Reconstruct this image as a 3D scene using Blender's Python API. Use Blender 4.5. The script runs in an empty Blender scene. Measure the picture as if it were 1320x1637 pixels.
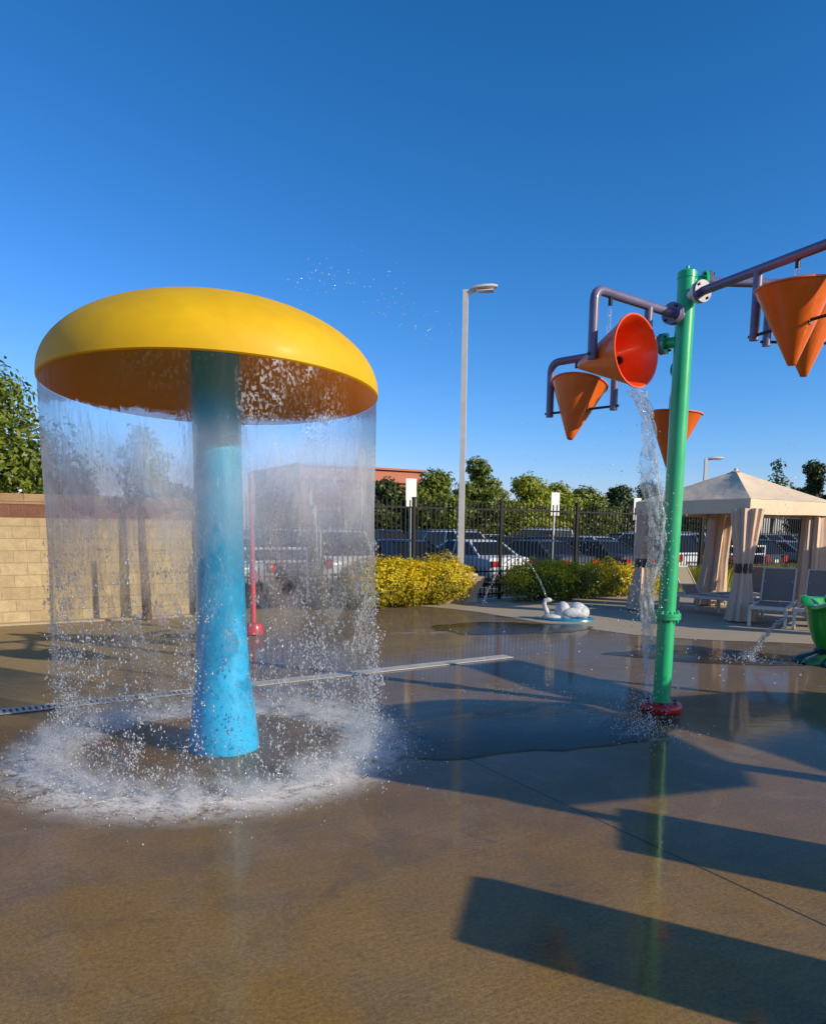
import bpy, math, random
import numpy as np
from mathutils import Vector, Matrix
R = math.radians
scene = bpy.context.scene
COL = scene.collection

# ------------------------------------------------------------------ camera
PITCH, ROLL, CAM_H = R(7.5), R(0.6), 1.6
cam_d = bpy.data.cameras.new('camera')
cam = bpy.data.objects.new('camera', cam_d); COL.objects.link(cam)
fwd = Vector((0, math.cos(PITCH), -math.sin(PITCH))); rt = Vector((1, 0, 0)); up = rt.cross(fwd)
r2 = rt * math.cos(ROLL) + up * math.sin(ROLL); u2 = -rt * math.sin(ROLL) + up * math.cos(ROLL)
m = Matrix((r2, u2, -fwd)).transposed().to_4x4(); m.translation = (0, 0, CAM_H)
cam.matrix_world = m
cam_d.sensor_fit = 'HORIZONTAL'; cam_d.sensor_width = 36; cam_d.lens = 36 * 1180 / 1320
cam_d.shift_y = 0.14; cam_d.clip_end = 5000
scene.camera = cam

# ------------------------------------------------------------------ sky and sun
SUN_AZ, SUN_EL = R(118), R(22)
world = bpy.data.worlds.new('World'); scene.world = world; world.use_nodes = True
nt = world.node_tree; bg = nt.nodes['Background']
sky = nt.nodes.new('ShaderNodeTexSky'); sky.sky_type = 'NISHITA'; sky.sun_disc = False
sky.sun_elevation = SUN_EL; sky.sun_rotation = SUN_AZ
sky.air_density = 1.0; sky.dust_density = 0.3; sky.ozone_density = 2.0
hs = nt.nodes.new('ShaderNodeMix'); hs.data_type = 'RGBA'; hs.blend_type = 'MULTIPLY'; hs.inputs[0].default_value = 1
hs.inputs[7].default_value = (.50, .92, 1.45, 1)
nt.links.new(sky.outputs[0], hs.inputs[6])
sp_n = nt.nodes.new('ShaderNodeSeparateColor'); cb_n = nt.nodes.new('ShaderNodeCombineColor'); nt.links.new(hs.outputs[2], sp_n.inputs[0])
for ch, (aa, gg) in enumerate(((3.62, 1.94), (.898, 1.19), (.83, 1.24))):      # deeper blue overhead, as a phone camera renders it
    p_ = nt.nodes.new('ShaderNodeMath'); p_.operation = 'MULTIPLY'; p_.inputs[1].default_value = .15
    q_ = nt.nodes.new('ShaderNodeMath'); q_.operation = 'POWER'; q_.inputs[1].default_value = gg
    r_ = nt.nodes.new('ShaderNodeMath'); r_.operation = 'MULTIPLY'; r_.inputs[1].default_value = aa / .15
    m_ = nt.nodes.new('ShaderNodeMath'); m_.operation = 'MINIMUM'; m_.inputs[1].default_value = 8.0
    nt.links.new(sp_n.outputs[ch], p_.inputs[0]); nt.links.new(p_.outputs[0], q_.inputs[0]); nt.links.new(q_.outputs[0], r_.inputs[0]); nt.links.new(r_.outputs[0], m_.inputs[0]); nt.links.new(m_.outputs[0], cb_n.inputs[ch])
nt.links.new(cb_n.outputs[0], bg.inputs['Color'])
bg.inputs['Strength'].default_value = 0.11
sun_d = bpy.data.lights.new('sun', 'SUN'); sun_d.energy = 3.6; sun_d.angle = R(0.4); sun_d.color = (1, .88, .68)
sun = bpy.data.objects.new('sun', sun_d); COL.objects.link(sun)
SUN = Vector((math.sin(SUN_AZ) * math.cos(SUN_EL), math.cos(SUN_AZ) * math.cos(SUN_EL), math.sin(SUN_EL)))
sun.rotation_euler = SUN.to_track_quat('Z', 'Y').to_euler()
scene.view_settings.view_transform = 'Standard'; scene.view_settings.look = 'None'
scene.view_settings.exposure = 0.45; scene.view_settings.gamma = 1.0
scene.cycles.use_denoising = True
scene.cycles.transparent_max_bounces = 32; scene.cycles.max_bounces = 12; scene.cycles.transmission_bounces = 10
scene.cycles.volume_bounces = 2; scene.cycles.volume_max_steps = 128
scene.cycles.caustics_reflective = False; scene.cycles.caustics_refractive = False
scene.cycles.sample_clamp_indirect = 6

# ------------------------------------------------------------------ helpers
class MB:
    def __init__(s): s.v = []; s.f = []
    def add(s, v, f):
        o = len(s.v); s.v += [tuple(p) for p in v]; s.f += [tuple(i + o for i in q) for q in f]; return s
    def box(s, c, d, rz=0.0):
        c = Vector(c); x, y, z = d[0] / 2, d[1] / 2, d[2] / 2; ca, sa = math.cos(rz), math.sin(rz)
        vs = []
        for k in (-z, z):
            for (i, j) in ((-x, -y), (x, -y), (x, y), (-x, y)):
                vs.append((c.x + i * ca - j * sa, c.y + i * sa + j * ca, c.z + k))
        return s.add(vs, [(3, 2, 1, 0), (4, 5, 6, 7), (0, 1, 5, 4), (1, 2, 6, 5), (2, 3, 7, 6), (3, 0, 4, 7)])
    def tube(s, pts, r, n=12, cap=True):
        pts = [Vector(p) for p in pts]; N = len(pts)
        if not isinstance(r, (list, tuple)): r = [r] * N
        vs = []; nrm = None
        for i, p in enumerate(pts):
            t = (pts[min(i + 1, N - 1)] - pts[max(i - 1, 0)]).normalized()
            if nrm is None:
                nrm = t.orthogonal().normalized()
            else:
                nrm = (nrm - t * nrm.dot(t)).normalized()
            b = t.cross(nrm)
            for k in range(n):
                a = 2 * math.pi * k / n
                vs.append(p + (nrm * math.cos(a) + b * math.sin(a)) * r[i])
        fs = []
        for i in range(N - 1):
            for k in range(n):
                fs.append((i * n + k, i * n + (k + 1) % n, (i + 1) * n + (k + 1) % n, (i + 1) * n + k))
        if cap:
            fs.append(tuple(range(n - 1, -1, -1))); fs.append(tuple((N - 1) * n + k for k in range(n)))
        return s.add(vs, fs)
    def lathe(s, prof, n=48, c=(0, 0, 0), M=None):
        c = Vector(c); vs = []; fs = []; P = len(prof)
        for (r, z) in prof:
            for k in range(n):
                a = 2 * math.pi * k / n
                p = Vector((r * math.cos(a), r * math.sin(a), z))
                if M is not None: p = M @ p
                vs.append(p + c)
        for i in range(P - 1):
            for k in range(n):
                fs.append((i * n + k, i * n + (k + 1) % n, (i + 1) * n + (k + 1) % n, (i + 1) * n + k))
        return s.add(vs, fs)
    def prism(s, poly, z0, z1):
        n = len(poly)
        vs = [(p[0], p[1], z0) for p in poly] + [(p[0], p[1], z1) for p in poly]
        fs = [tuple(range(n - 1, -1, -1)), tuple(range(n, 2 * n))]
        fs += [(i, (i + 1) % n, n + (i + 1) % n, n + i) for i in range(n)]
        return s.add(vs, fs)
    def build(s, name, mat, parent=None, loc=(0, 0, 0), smooth=False, bevel=0.0):
        me = bpy.data.meshes.new(name); me.from_pydata([tuple(v) for v in s.v], [], s.f); me.update()
        if smooth:
            me.polygons.foreach_set('use_smooth', [True] * len(me.polygons))
            try: me.set_sharp_from_angle(angle=R(40))
            except Exception: pass
        o = bpy.data.objects.new(name, me); COL.objects.link(o); o.location = loc
        if mat: me.materials.append(mat)
        if parent: o.parent = parent
        if bevel:
            b = o.modifiers.new('b', 'BEVEL'); b.width = bevel; b.segments = 2; b.limit_method = 'ANGLE'
        return o

def np_mesh(name, verts, faces, mat, parent=None, loc=(0, 0, 0), smooth=False):
    """verts (N,3) float, faces (F,k) int: one mesh object built fast."""
    verts = np.asarray(verts, np.float32); faces = np.asarray(faces, np.int32); k = faces.shape[1]
    me = bpy.data.meshes.new(name)
    me.vertices.add(len(verts)); me.vertices.foreach_set('co', verts.ravel())
    me.loops.add(faces.size); me.loops.foreach_set('vertex_index', faces.ravel())
    me.polygons.add(len(faces)); me.polygons.foreach_set('loop_start', np.arange(0, faces.size, k, dtype=np.int32))
    me.polygons.foreach_set('loop_total', np.full(len(faces), k, np.int32))
    if smooth: me.polygons.foreach_set('use_smooth', np.ones(len(faces), bool))
    me.update(calc_edges=True); me.validate()
    o = bpy.data.objects.new(name, me); COL.objects.link(o); o.location = loc
    if mat: me.materials.append(mat)
    if parent: o.parent = parent
    return o

def tag(o, label=None, cat=None, group=None, kind=None):
    if label: o['label'] = label
    if cat: o['category'] = cat
    if group: o['group'] = group
    if kind: o['kind'] = kind
    return o
def empty(name, loc=(0, 0, 0), rz=0.0):
    o = bpy.data.objects.new(name, None); COL.objects.link(o); o.location = loc; o.rotation_euler = (0, 0, rz); return o
def copy_tree(o, parent=None):
    c = o.copy(); COL.objects.link(c)
    if parent: c.parent = parent
    for ch in list(o.children): copy_tree(ch, c)
    return c
def arc(p0, p1, p2, n=7):
    """rounded corner: quadratic path from p0 to p2 round p1"""
    p0, p1, p2 = Vector(p0), Vector(p1), Vector(p2)
    return [p0 * (1 - t) ** 2 + p1 * 2 * t * (1 - t) + p2 * t * t for t in [i / (n - 1) for i in range(n)]]

# ------------------------------------------------------------------ materials
def mat(name, col, rough=.5, metal=0, spec=.5, coat=0, noise=None, bump=None, coat_rough=.05, rand=None, trans=0):
    """noise=(scale, amount) mottles the colour; bump=(scale, strength, distance); rand = per-leaf value spread"""
    M = bpy.data.materials.new(name); M.use_nodes = True; t = M.node_tree; b = t.nodes['Principled BSDF']
    b.inputs['Base Color'].default_value = (*col, 1); b.inputs['Roughness'].default_value = rough
    b.inputs['Metallic'].default_value = metal; b.inputs['Specular IOR Level'].default_value = spec
    b.inputs['Coat Weight'].default_value = coat; b.inputs['Coat Roughness'].default_value = coat_rough
    tc = t.nodes.new('ShaderNodeTexCoord')
    if noise:
        n = t.nodes.new('ShaderNodeTexNoise'); n.inputs['Scale'].default_value = noise[0]; n.inputs['Detail'].default_value = 6
        n.inputs['Roughness'].default_value = .65
        t.links.new(tc.outputs['Object'], n.inputs['Vector'])
        mr = t.nodes.new('ShaderNodeMapRange'); mr.inputs[1].default_value = .3; mr.inputs[2].default_value = .7
        mr.inputs[3].default_value = 1 - noise[1]; mr.inputs[4].default_value = 1 + noise[1]
        t.links.new(n.outputs['Fac'], mr.inputs[0])
        mx = t.nodes.new('ShaderNodeVectorMath'); mx.operation = 'SCALE'; mx.inputs[0].default_value = col
        t.links.new(mr.outputs[0], mx.inputs['Scale']); t.links.new(mx.outputs[0], b.inputs['Base Color'])
        mr2 = t.nodes.new('ShaderNodeMapRange'); mr2.inputs[3].default_value = max(0, rough - .1); mr2.inputs[4].default_value = min(1, rough + .12)
        t.links.new(n.outputs['Fac'], mr2.inputs[0]); t.links.new(mr2.outputs[0], b.inputs['Roughness'])
    if rand:
        g = t.nodes.new('ShaderNodeNewGeometry'); cr = t.nodes.new('ShaderNodeValToRGB')
        els = cr.color_ramp.elements
        while len(els) < len(rand): els.new(.5)
        for i, c in enumerate(rand): els[i].position = i / (len(rand) - 1); els[i].color = (*c, 1)
        t.links.new(g.outputs['Random Per Island'], cr.inputs['Fac']); t.links.new(cr.outputs['Color'], b.inputs['Base Color'])
        if trans:
            tr = t.nodes.new('ShaderNodeBsdfTranslucent'); t.links.new(cr.outputs['Color'], tr.inputs['Color'])
            mxs = t.nodes.new('ShaderNodeMixShader'); mxs.inputs[0].default_value = trans
            t.links.new(b.outputs[0], mxs.inputs[1]); t.links.new(tr.outputs[0], mxs.inputs[2])
            t.links.new(mxs.outputs[0], t.nodes['Material Output'].inputs['Surface'])
    if bump:
        n2 = t.nodes.new('ShaderNodeTexNoise'); n2.inputs['Scale'].default_value = bump[0]; n2.inputs['Detail'].default_value = 4
        t.links.new(tc.outputs['Object'], n2.inputs['Vector'])
        bp = t.nodes.new('ShaderNodeBump'); bp.inputs['Strength'].default_value = bump[1]; bp.inputs['Distance'].default_value = bump[2]
        t.links.new(n2.outputs['Fac'], bp.inputs['Height']); t.links.new(bp.outputs[0], b.inputs['Normal'])
    return M

class NG:
    """tiny node-graph helper"""
    def __init__(s, M): s.t = M.node_tree; s.l = s.t.links
    def n(s, typ, **kw):
        nd = s.t.nodes.new(typ)
        for k, v in kw.items(): setattr(nd, k, v)
        return nd
    def put(s, sock, v):
        if hasattr(v, 'links') or hasattr(v, 'is_linked'): s.l.new(v, sock)
        else: sock.default_value = v
    def math(s, op, a, b=0.0, c=None, clamp=False):
        nd = s.n('ShaderNodeMath', operation=op, use_clamp=clamp); s.put(nd.inputs[0], a); s.put(nd.inputs[1], b)
        if c is not None: s.put(nd.inputs[2], c)
        return nd.outputs[0]
    def noise(s, vec, scale, detail=4, rough=.55, dist=0):
        nd = s.n('ShaderNodeTexNoise'); s.put(nd.inputs['Vector'], vec); nd.inputs['Scale'].default_value = scale
        nd.inputs['Detail'].default_value = detail; nd.inputs['Roughness'].default_value = rough; nd.inputs['Distortion'].default_value = dist
        return nd.outputs['Fac']
    def remap(s, v, a, b, c=0.0, d=1.0, smooth=True):
        nd = s.n('ShaderNodeMapRange', interpolation_type='SMOOTHSTEP' if smooth else 'LINEAR')
        s.put(nd.inputs[0], v)
        for i, q in enumerate((a, b, c, d)): nd.inputs[i + 1].default_value = q
        return nd.outputs[0]
    def mixc(s, f, a, b):
        nd = s.n('ShaderNodeMix', data_type='RGBA'); s.put(nd.inputs[0], f); s.put(nd.inputs[6], a); s.put(nd.inputs[7], b); return nd.outputs[2]
    def scalev(s, vec, sc):
        nd = s.n('ShaderNodeMapping'); s.put(nd.inputs['Vector'], vec); nd.inputs['Scale'].default_value = sc; return nd.outputs[0]
    def rotz(s, vec, a):
        nd = s.n('ShaderNodeMapping'); s.put(nd.inputs['Vector'], vec); nd.inputs['Rotation'].default_value = (0, 0, a); return nd.outputs[0]
    def mixs(s, f, a, b):
        nd = s.n('ShaderNodeMixShader'); s.put(nd.inputs[0], f); s.l.new(a, nd.inputs[1]); s.l.new(b, nd.inputs[2]); return nd.outputs[0]

ANG = R(31)
E1 = Vector((math.cos(ANG), math.sin(ANG), 0)); E2 = Vector((-math.sin(ANG), math.cos(ANG), 0))

def ground_material():
    M = bpy.data.materials.new('wet_concrete'); M.use_nodes = True; g = NG(M); b = M.node_tree.nodes['Principled BSDF']
    P = g.n('ShaderNodeTexCoord').outputs['Object']
    sep = g.n('ShaderNodeSeparateXYZ'); g.l.new(P, sep.inputs[0]); X, Y = sep.outputs[0], sep.outputs[1]
    big = g.noise(P, .55, 5, .6, .4); mid = g.noise(P, 2.4, 5, .65); fine = g.noise(P, 55, 3, .7); grit = g.noise(P, 170, 2, .6)
    # how wet: standing film on the pad, drier towards the block wall at far left and just below the camera
    film = g.remap(big, .38, .58)
    dl = g.math('ADD', g.math('MULTIPLY', X, -1.0), g.math('MULTIPLY', Y, .35))
    dryl = g.remap(dl, 5.2, 7.6)
    near = g.remap(Y, 3.4, 2.3)
    nearm = g.math('MULTIPLY', near, g.remap(big, .40, .62)); dry = g.math('MAXIMUM', dryl, g.math('MULTIPLY', nearm, .3))
    wet = g.math('MULTIPLY', g.math('SUBTRACT', 1.0, dry), g.math('MULTIPLY_ADD', film, .35, .65))
    wetc = g.mixc(big, (.155, .100, .044, 1), (.205, .124, .048, 1))
    wetc = g.mixc(g.remap(mid, .4, .7), wetc, (.225, .128, .044, 1))
    dryc = g.mixc(mid, (.28, .20, .095, 1), (.36, .255, .12, 1))
    wetc = g.mixc(g.math('MULTIPLY', g.remap(Y, 4.6, 2.6), g.remap(mid, .25, .6)), wetc, (.27, .152, .036, 1))  # golden reflection on the near ground, put into the colour
    wetc = g.mixc(g.math('MULTIPLY', g.remap(Y, 5.5, 9.0), .6), wetc, (.165, .130, .098, 1))  # grey sky sheen farther off, put into the colour
    c = g.mixc(dry, wetc, dryc)
    stain = g.noise(P, 1.1, 8, .72, 1.6); edge = g.remap(stain, .54, .57)
    c = g.mixc(g.math('MULTIPLY', edge, .22), c, (.31, .21, .10, 1))
    drip = g.remap(g.noise(P, 3.1, 6, .7, 2.2), .60, .66)
    c = g.mixc(g.math('MULTIPLY', drip, .30), c, (.075, .052, .034, 1))
    speck = g.n('ShaderNodeTexVoronoi'); g.l.new(P, speck.inputs['Vector']); speck.inputs['Scale'].default_value = 34
    spk = g.math('MULTIPLY', g.remap(speck.outputs['Distance'], .13, .06), g.remap(g.noise(P, 21, 1), .5, .6))
    c = g.mixc(g.math('MULTIPLY', spk, .5), c, (.045, .032, .022, 1))
    broom = g.noise(g.scalev(g.rotz(P, -ANG), (5, 90, 1)), 1, 3, .6)
    gr = g.math('MULTIPLY', g.remap(broom, .3, .7, .90, 1.10, False), g.remap(fine, .3, .7, .72, 1.28, False))
    gr = g.math('MULTIPLY', gr, g.remap(grit, .3, .7, .75, 1.25, False))
    mxv = g.n('ShaderNodeVectorMath', operation='SCALE'); g.l.new(c, mxv.inputs[0]); g.l.new(gr, mxv.inputs['Scale'])
    # tooled joints of the slab, along the site's own grid
    u = g.math('ADD', g.math('MULTIPLY', X, E1.x), g.math('MULTIPLY', Y, E1.y))
    ju = g.math('ABSOLUTE', g.math('SUBTRACT', g.math('PINGPONG', g.math('ADD', u, -2.94 + 14.4), 3.6), 0.0))
    v = g.math('ADD', g.math('MULTIPLY', X, E2.x), g.math('MULTIPLY', Y, E2.y))
    jv = g.math('ABSOLUTE', g.math('PINGPONG', g.math('ADD', v, -1.22 + 14.4), 3.6))
    j = g.math('MAXIMUM', g.remap(ju, .009, .004), g.remap(jv, .009, .004))
    col = g.mixc(g.math('MULTIPLY', j, .8), mxv.outputs[0], (.03, .02, .015, 1))
    g.l.new(col, b.inputs['Base Color'])
    g.l.new(g.math('MULTIPLY_ADD', wet, -.2, .72), b.inputs['Roughness'])
    b.inputs['Specular IOR Level'].default_value = .08
    g.l.new(g.math('MULTIPLY', wet, .46), b.inputs['Coat Weight']); g.l.new(g.remap(Y, 5.2, 3.2, 1.33, 1.72), b.inputs['Coat IOR'])
    g.l.new(g.remap(g.math('ADD', mid, g.math('MULTIPLY', fine, .4)), .45, .9, .02, .09), b.inputs['Coat Roughness'])
    h = g.math('ADD', g.math('ADD', g.math('MULTIPLY', fine, .5), g.math('MULTIPLY', grit, .5)), g.math('MULTIPLY', broom, .5))
    h = g.math('SUBTRACT', h, g.math('MULTIPLY', j, 3))
    bp = g.n('ShaderNodeBump'); bp.inputs['Strength'].default_value = .5; bp.inputs['Distance'].default_value = .004
    g.l.new(h, bp.inputs['Height']); g.l.new(bp.outputs[0], b.inputs['Normal'])
    rip = g.noise(g.scalev(P, (1, 1.6, 1)), 9, 3, .5, .6)
    bc = g.n('ShaderNodeBump'); bc.inputs['Strength'].default_value = .22; bc.inputs['Distance'].default_value = .006
    hc = g.math('ADD', g.math('MULTIPLY', rip, .6), g.math('MULTIPLY', fine, .12)); g.l.new(hc, bc.inputs['Height'])
    g.l.new(bc.outputs[0], b.inputs['Coat Normal'])
    return M
def dry_material(name, c1, c2, joints=0.0):
    M = bpy.data.materials.new(name); M.use_nodes = True; g = NG(M); b = M.node_tree.nodes['Principled BSDF']
    P = g.n('ShaderNodeTexCoord').outputs['Object']
    mid = g.noise(P, 1.3, 6, .65); fine = g.noise(P, 60, 3, .7)
    c = g.mixc(mid, (*c1, 1), (*c2, 1))
    mxv = g.n('ShaderNodeVectorMath', operation='SCALE'); g.l.new(c, mxv.inputs[0]); g.l.new(g.remap(fine, .3, .7, .85, 1.15, False), mxv.inputs['Scale'])
    g.l.new(mxv.outputs[0], b.inputs['Base Color']); b.inputs['Roughness'].default_value = .75
    bp = g.n('ShaderNodeBump'); bp.inputs['Strength'].default_value = .4; bp.inputs['Distance'].default_value = .004
    g.l.new(fine, bp.inputs['Height']); g.l.new(bp.outputs[0], b.inputs['Normal'])
    return M
def block_material(name, c1, c2, mortar, bw, bh, rough_bump, offs=.5):
    M = bpy.data.materials.new(name); M.use_nodes = True; g = NG(M); b = M.node_tree.nodes['Principled BSDF']
    P = g.n('ShaderNodeTexCoord').outputs['Object']
    sep = g.n('ShaderNodeSeparateXYZ'); g.l.new(P, sep.inputs[0])
    cmb = g.n('ShaderNodeCombineXYZ'); g.l.new(sep.outputs[0], cmb.inputs[0]); g.l.new(sep.outputs[2], cmb.inputs[1])
    br = g.n('ShaderNodeTexBrick'); br.offset = offs; g.l.new(cmb.outputs[0], br.inputs['Vector'])
    br.inputs['Color1'].default_value = (*c1, 1); br.inputs['Color2'].default_value = (*c2, 1); br.inputs['Mortar'].default_value = (*mortar, 1)
    br.inputs['Scale'].default_value = 1; br.inputs['Brick Width'].default_value = bw; br.inputs['Row Height'].default_value = bh
    br.inputs['Mortar Size'].default_value = .006; br.inputs['Mortar Smooth'].default_value = .2; br.inputs['Bias'].default_value = 0
    n = g.noise(P, 7, 5, .7); f = g.noise(P, 38, 4, .7)
    sc = g.n('ShaderNodeVectorMath', operation='SCALE'); g.l.new(br.outputs['Color'], sc.inputs[0])
    g.l.new(g.math('MULTIPLY', g.remap(n, .3, .7, .8, 1.15, False), g.remap(f, .3, .7, .85, 1.15, False)), sc.inputs['Scale'])
    g.l.new(sc.outputs[0], b.inputs['Base Color']); b.inputs['Roughness'].default_value = .85
    h = g.math('SUBTRACT', g.math('MULTIPLY', f, rough_bump), g.math('MULTIPLY', br.outputs['Fac'], .5))
    bp = g.n('ShaderNodeBump'); bp.inputs['Strength'].default_value = .8; bp.inputs['Distance'].default_value = .02
    g.l.new(h, bp.inputs['Height']); g.l.new(bp.outputs[0], b.inputs['Normal'])
    return M
def water_material(name, clear=.7, white=.14, pattern=(26, 6), bump=.6, colw=(.86, .9, .95), curtain=False, holes=0):
    """thin falling water: mostly clear, bends what lies behind it, broken white streaks"""
    M = bpy.data.materials.new(name); M.use_nodes = True; g = NG(M); t = M.node_tree
    t.nodes.remove(t.nodes['Principled BSDF']); out = t.nodes['Material Output']
    P = g.n('ShaderNodeTexCoord').outputs['Object']
    sep = g.n('ShaderNodeSeparateXYZ'); g.l.new(P, sep.inputs[0]); Z = sep.outputs[2]
    st = g.noise(g.scalev(P, (1, 1, .22)), pattern[0], 4, .6, .8)
    bl = g.noise(g.scalev(P, (1, 1, .55)), pattern[1], 3, .6, .5)
    speck = g.noise(g.scalev(P, (1, 1, .7)), 62, 2, .7, .3)
    h = g.math('ADD', g.math('MULTIPLY', st, .5), g.math('MULTIPLY', bl, .7))
    if curtain: h = g.math('ADD', g.math('MULTIPLY', h, g.remap(Z, 2.5, 2.0, .35, 1)), g.math('MULTIPLY', g.math('MULTIPLY', speck, g.remap(sep.outputs[0], -.35, .1, .25, 1)), g.remap(Z, 2.1, 1.5, .06, .75)))
    bp = g.n('ShaderNodeBump'); bp.inputs['Strength'].default_value = bump; bp.inputs['Distance'].default_value = .05
    g.l.new(h, bp.inputs['Height']); N = bp.outputs[0]
    tr = g.n('ShaderNodeBsdfTransparent'); tr.inputs[0].default_value = (.97, .985, .99, 1)
    rf = g.n('ShaderNodeBsdfRefraction'); rf.inputs['Color'].default_value = (.96, .98, 1, 1); rf.inputs['IOR'].default_value = 1.16; rf.inputs['Roughness'].default_value = .03
    g.l.new(N, rf.inputs['Normal'])
    gl = g.n('ShaderNodeBsdfGlossy'); gl.inputs['Roughness'].default_value = .06; g.l.new(N, gl.inputs['Normal'])
    df = g.n('ShaderNodeBsdfDiffuse'); df.inputs['Color'].default_value = (*colw, 1)
    tl = g.n('ShaderNodeBsdfTranslucent'); tl.inputs['Color'].default_value = (*colw, 1)
    foam = g.mixs(.55, df.outputs[0], tl.outputs[0])
    clearS = g.mixs(1 - clear, tr.outputs[0], rf.outputs[0])
    fr = g.n('ShaderNodeFresnel'); fr.inputs['IOR'].default_value = 1.33; g.l.new(N, fr.inputs['Normal'])
    s = g.mixs(g.math('MULTIPLY', fr.outputs[0], .16 if curtain else .55), clearS, gl.outputs[0])
    if curtain:
        band = g.math('MULTIPLY', g.remap(Z, 2.26, 2.04, .03, 1.0), g.remap(Z, 1.85, 1.35, 1.0, .16))
        soft = g.math('MULTIPLY', g.remap(bl, .3, .7, .6, 1.25), band)
        smooth_part = g.math('MULTIPLY', soft, white)
        streak = g.math('MULTIPLY', g.remap(st, .60, .70), g.remap(Z, 2.25, 1.85, .02, .28))
        clump = g.remap(g.noise(P, 1.7, 2, .5), .42, .60, .08, 1)
        spk = g.math('MULTIPLY', g.math('MULTIPLY', g.remap(speck, .52, .62), g.remap(Z, 1.7, .9, .06, .55)), clump)
        tp_ = g.math('MULTIPLY', g.math('MULTIPLY', g.remap(speck, .50, .58), g.remap(Z, 2.12, 2.3, 0, .75)), g.math('MULTIPLY', g.remap(sep.outputs[0], .36, .46), g.remap(sep.outputs[0], 1.0, .75)))
        tp_ = g.math('MULTIPLY', tp_, g.remap(bl, .42, .58, .1, 1))
        fac = g.math('ADD', smooth_part, g.math('MAXIMUM', g.math('MAXIMUM', streak, tp_), spk), clamp=True)
    else:
        fac = g.math('ADD', g.math('MULTIPLY', g.remap(st, .5, .66), .5), white, clamp=True)
    s = g.mixs(fac, s, foam)
    if curtain:
        gap = g.math('ADD', g.math('ADD', g.noise(g.scalev(P, (1, 1, .5)), 5.5, 4, .65, .8), g.math('MULTIPLY', speck, .25)), g.math('MULTIPLY_ADD', Z, -.27, .24))
        s = g.mixs(g.math('MULTIPLY', g.remap(gap, .51, .63), .82), s, tr.outputs[0])
    if holes: s = g.mixs(g.math('MULTIPLY', g.remap(g.noise(g.scalev(P, (1, 1, .35)), 15, 3, .6, .6), .44, .54), holes), s, tr.outputs[0])
    g.l.new(s, out.inputs['Surface'])
    return M
def drop_material():
    M = bpy.data.materials.new('water_drop'); M.use_nodes = True; g = NG(M); t = M.node_tree
    t.nodes.remove(t.nodes['Principled BSDF']); out = t.nodes['Material Output']
    tr = g.n('ShaderNodeBsdfTransparent'); gl = g.n('ShaderNodeBsdfGlossy'); gl.inputs['Roughness'].default_value = .15
    df = g.n('ShaderNodeBsdfDiffuse'); df.inputs['Color'].default_value = (.9, .93, .96, 1)
    tl = g.n('ShaderNodeBsdfTranslucent'); tl.inputs['Color'].default_value = (.9, .93, .96, 1)
    a = g.mixs(.5, df.outputs[0], tl.outputs[0]); b = g.mixs(.35, a, gl.outputs[0])
    g.l.new(g.mixs(.7, tr.outputs[0], b), out.inputs['Surface']); return M
def foam_material():
    M = bpy.data.materials.new('water_foam'); M.use_nodes = True; g = NG(M); t = M.node_tree
    t.nodes.remove(t.nodes['Principled BSDF']); out = t.nodes['Material Output']
    P = g.n('ShaderNodeTexCoord').outputs['Object']
    sep = g.n('ShaderNodeSeparateXYZ'); g.l.new(P, sep.inputs[0])
    rr = g.math('SQRT', g.math('ADD', g.math('POWER', sep.outputs[0], 2.0), g.math('POWER', sep.outputs[1], 2.0)))
    n = g.noise(P, 5, 6, .7, 1.2); f = g.noise(P, 34, 3, .7)
    ring = g.math('MULTIPLY', g.remap(rr, .80, 1.08), g.remap(rr, 1.60, 1.15))
    a = g.math('MULTIPLY', g.remap(g.math('ADD', n, g.math('MULTIPLY', f, .35)), .45, .75), ring)
    tr = g.n('ShaderNodeBsdfTransparent'); df = g.n('ShaderNodeBsdfDiffuse'); df.inputs['Color'].default_value = (.88, .83, .76, 1)
    g.l.new(g.mixs(g.math('MULTIPLY', a, .9), tr.outputs[0], df.outputs[0]), out.inputs['Surface']); return M
def mist_material(dens, zt, ring=True):
    M = bpy.data.materials.new('water_mist'); M.use_nodes = True; g = NG(M); t = M.node_tree
    t.nodes.remove(t.nodes['Principled BSDF']); out = t.nodes['Material Output']
    P = g.n('ShaderNodeTexCoord').outputs['Object']
    sep = g.n('ShaderNodeSeparateXYZ'); g.l.new(P, sep.inputs[0])
    rr = g.math('SQRT', g.math('ADD', g.math('POWER', sep.outputs[0], 2.0), g.math('POWER', sep.outputs[1], 2.0)))
    n = g.noise(g.scalev(P, (1, 1, 1.4)), 6, 4, .6, .6)
    fall = g.remap(sep.outputs[2], zt, 0, 0, 1)
    d = g.math('MULTIPLY', g.remap(n, .46, .72), g.math('POWER', fall, 1.6))
    if ring: d = g.math('MULTIPLY', d, g.math('MULTIPLY', g.remap(rr, .88, 1.12), g.remap(rr, 1.42, 1.12)))
    else: d = g.math('MULTIPLY', d, g.remap(rr, .32, .05))
    v = g.n('ShaderNodeVolumeScatter'); v.inputs['Color'].default_value = (1, .965, .91, 1); v.inputs['Anisotropy'].default_value = .2
    g.l.new(g.math('MULTIPLY', d, dens), v.inputs['Density']); g.l.new(v.outputs[0], out.inputs['Volume']); return M

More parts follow.
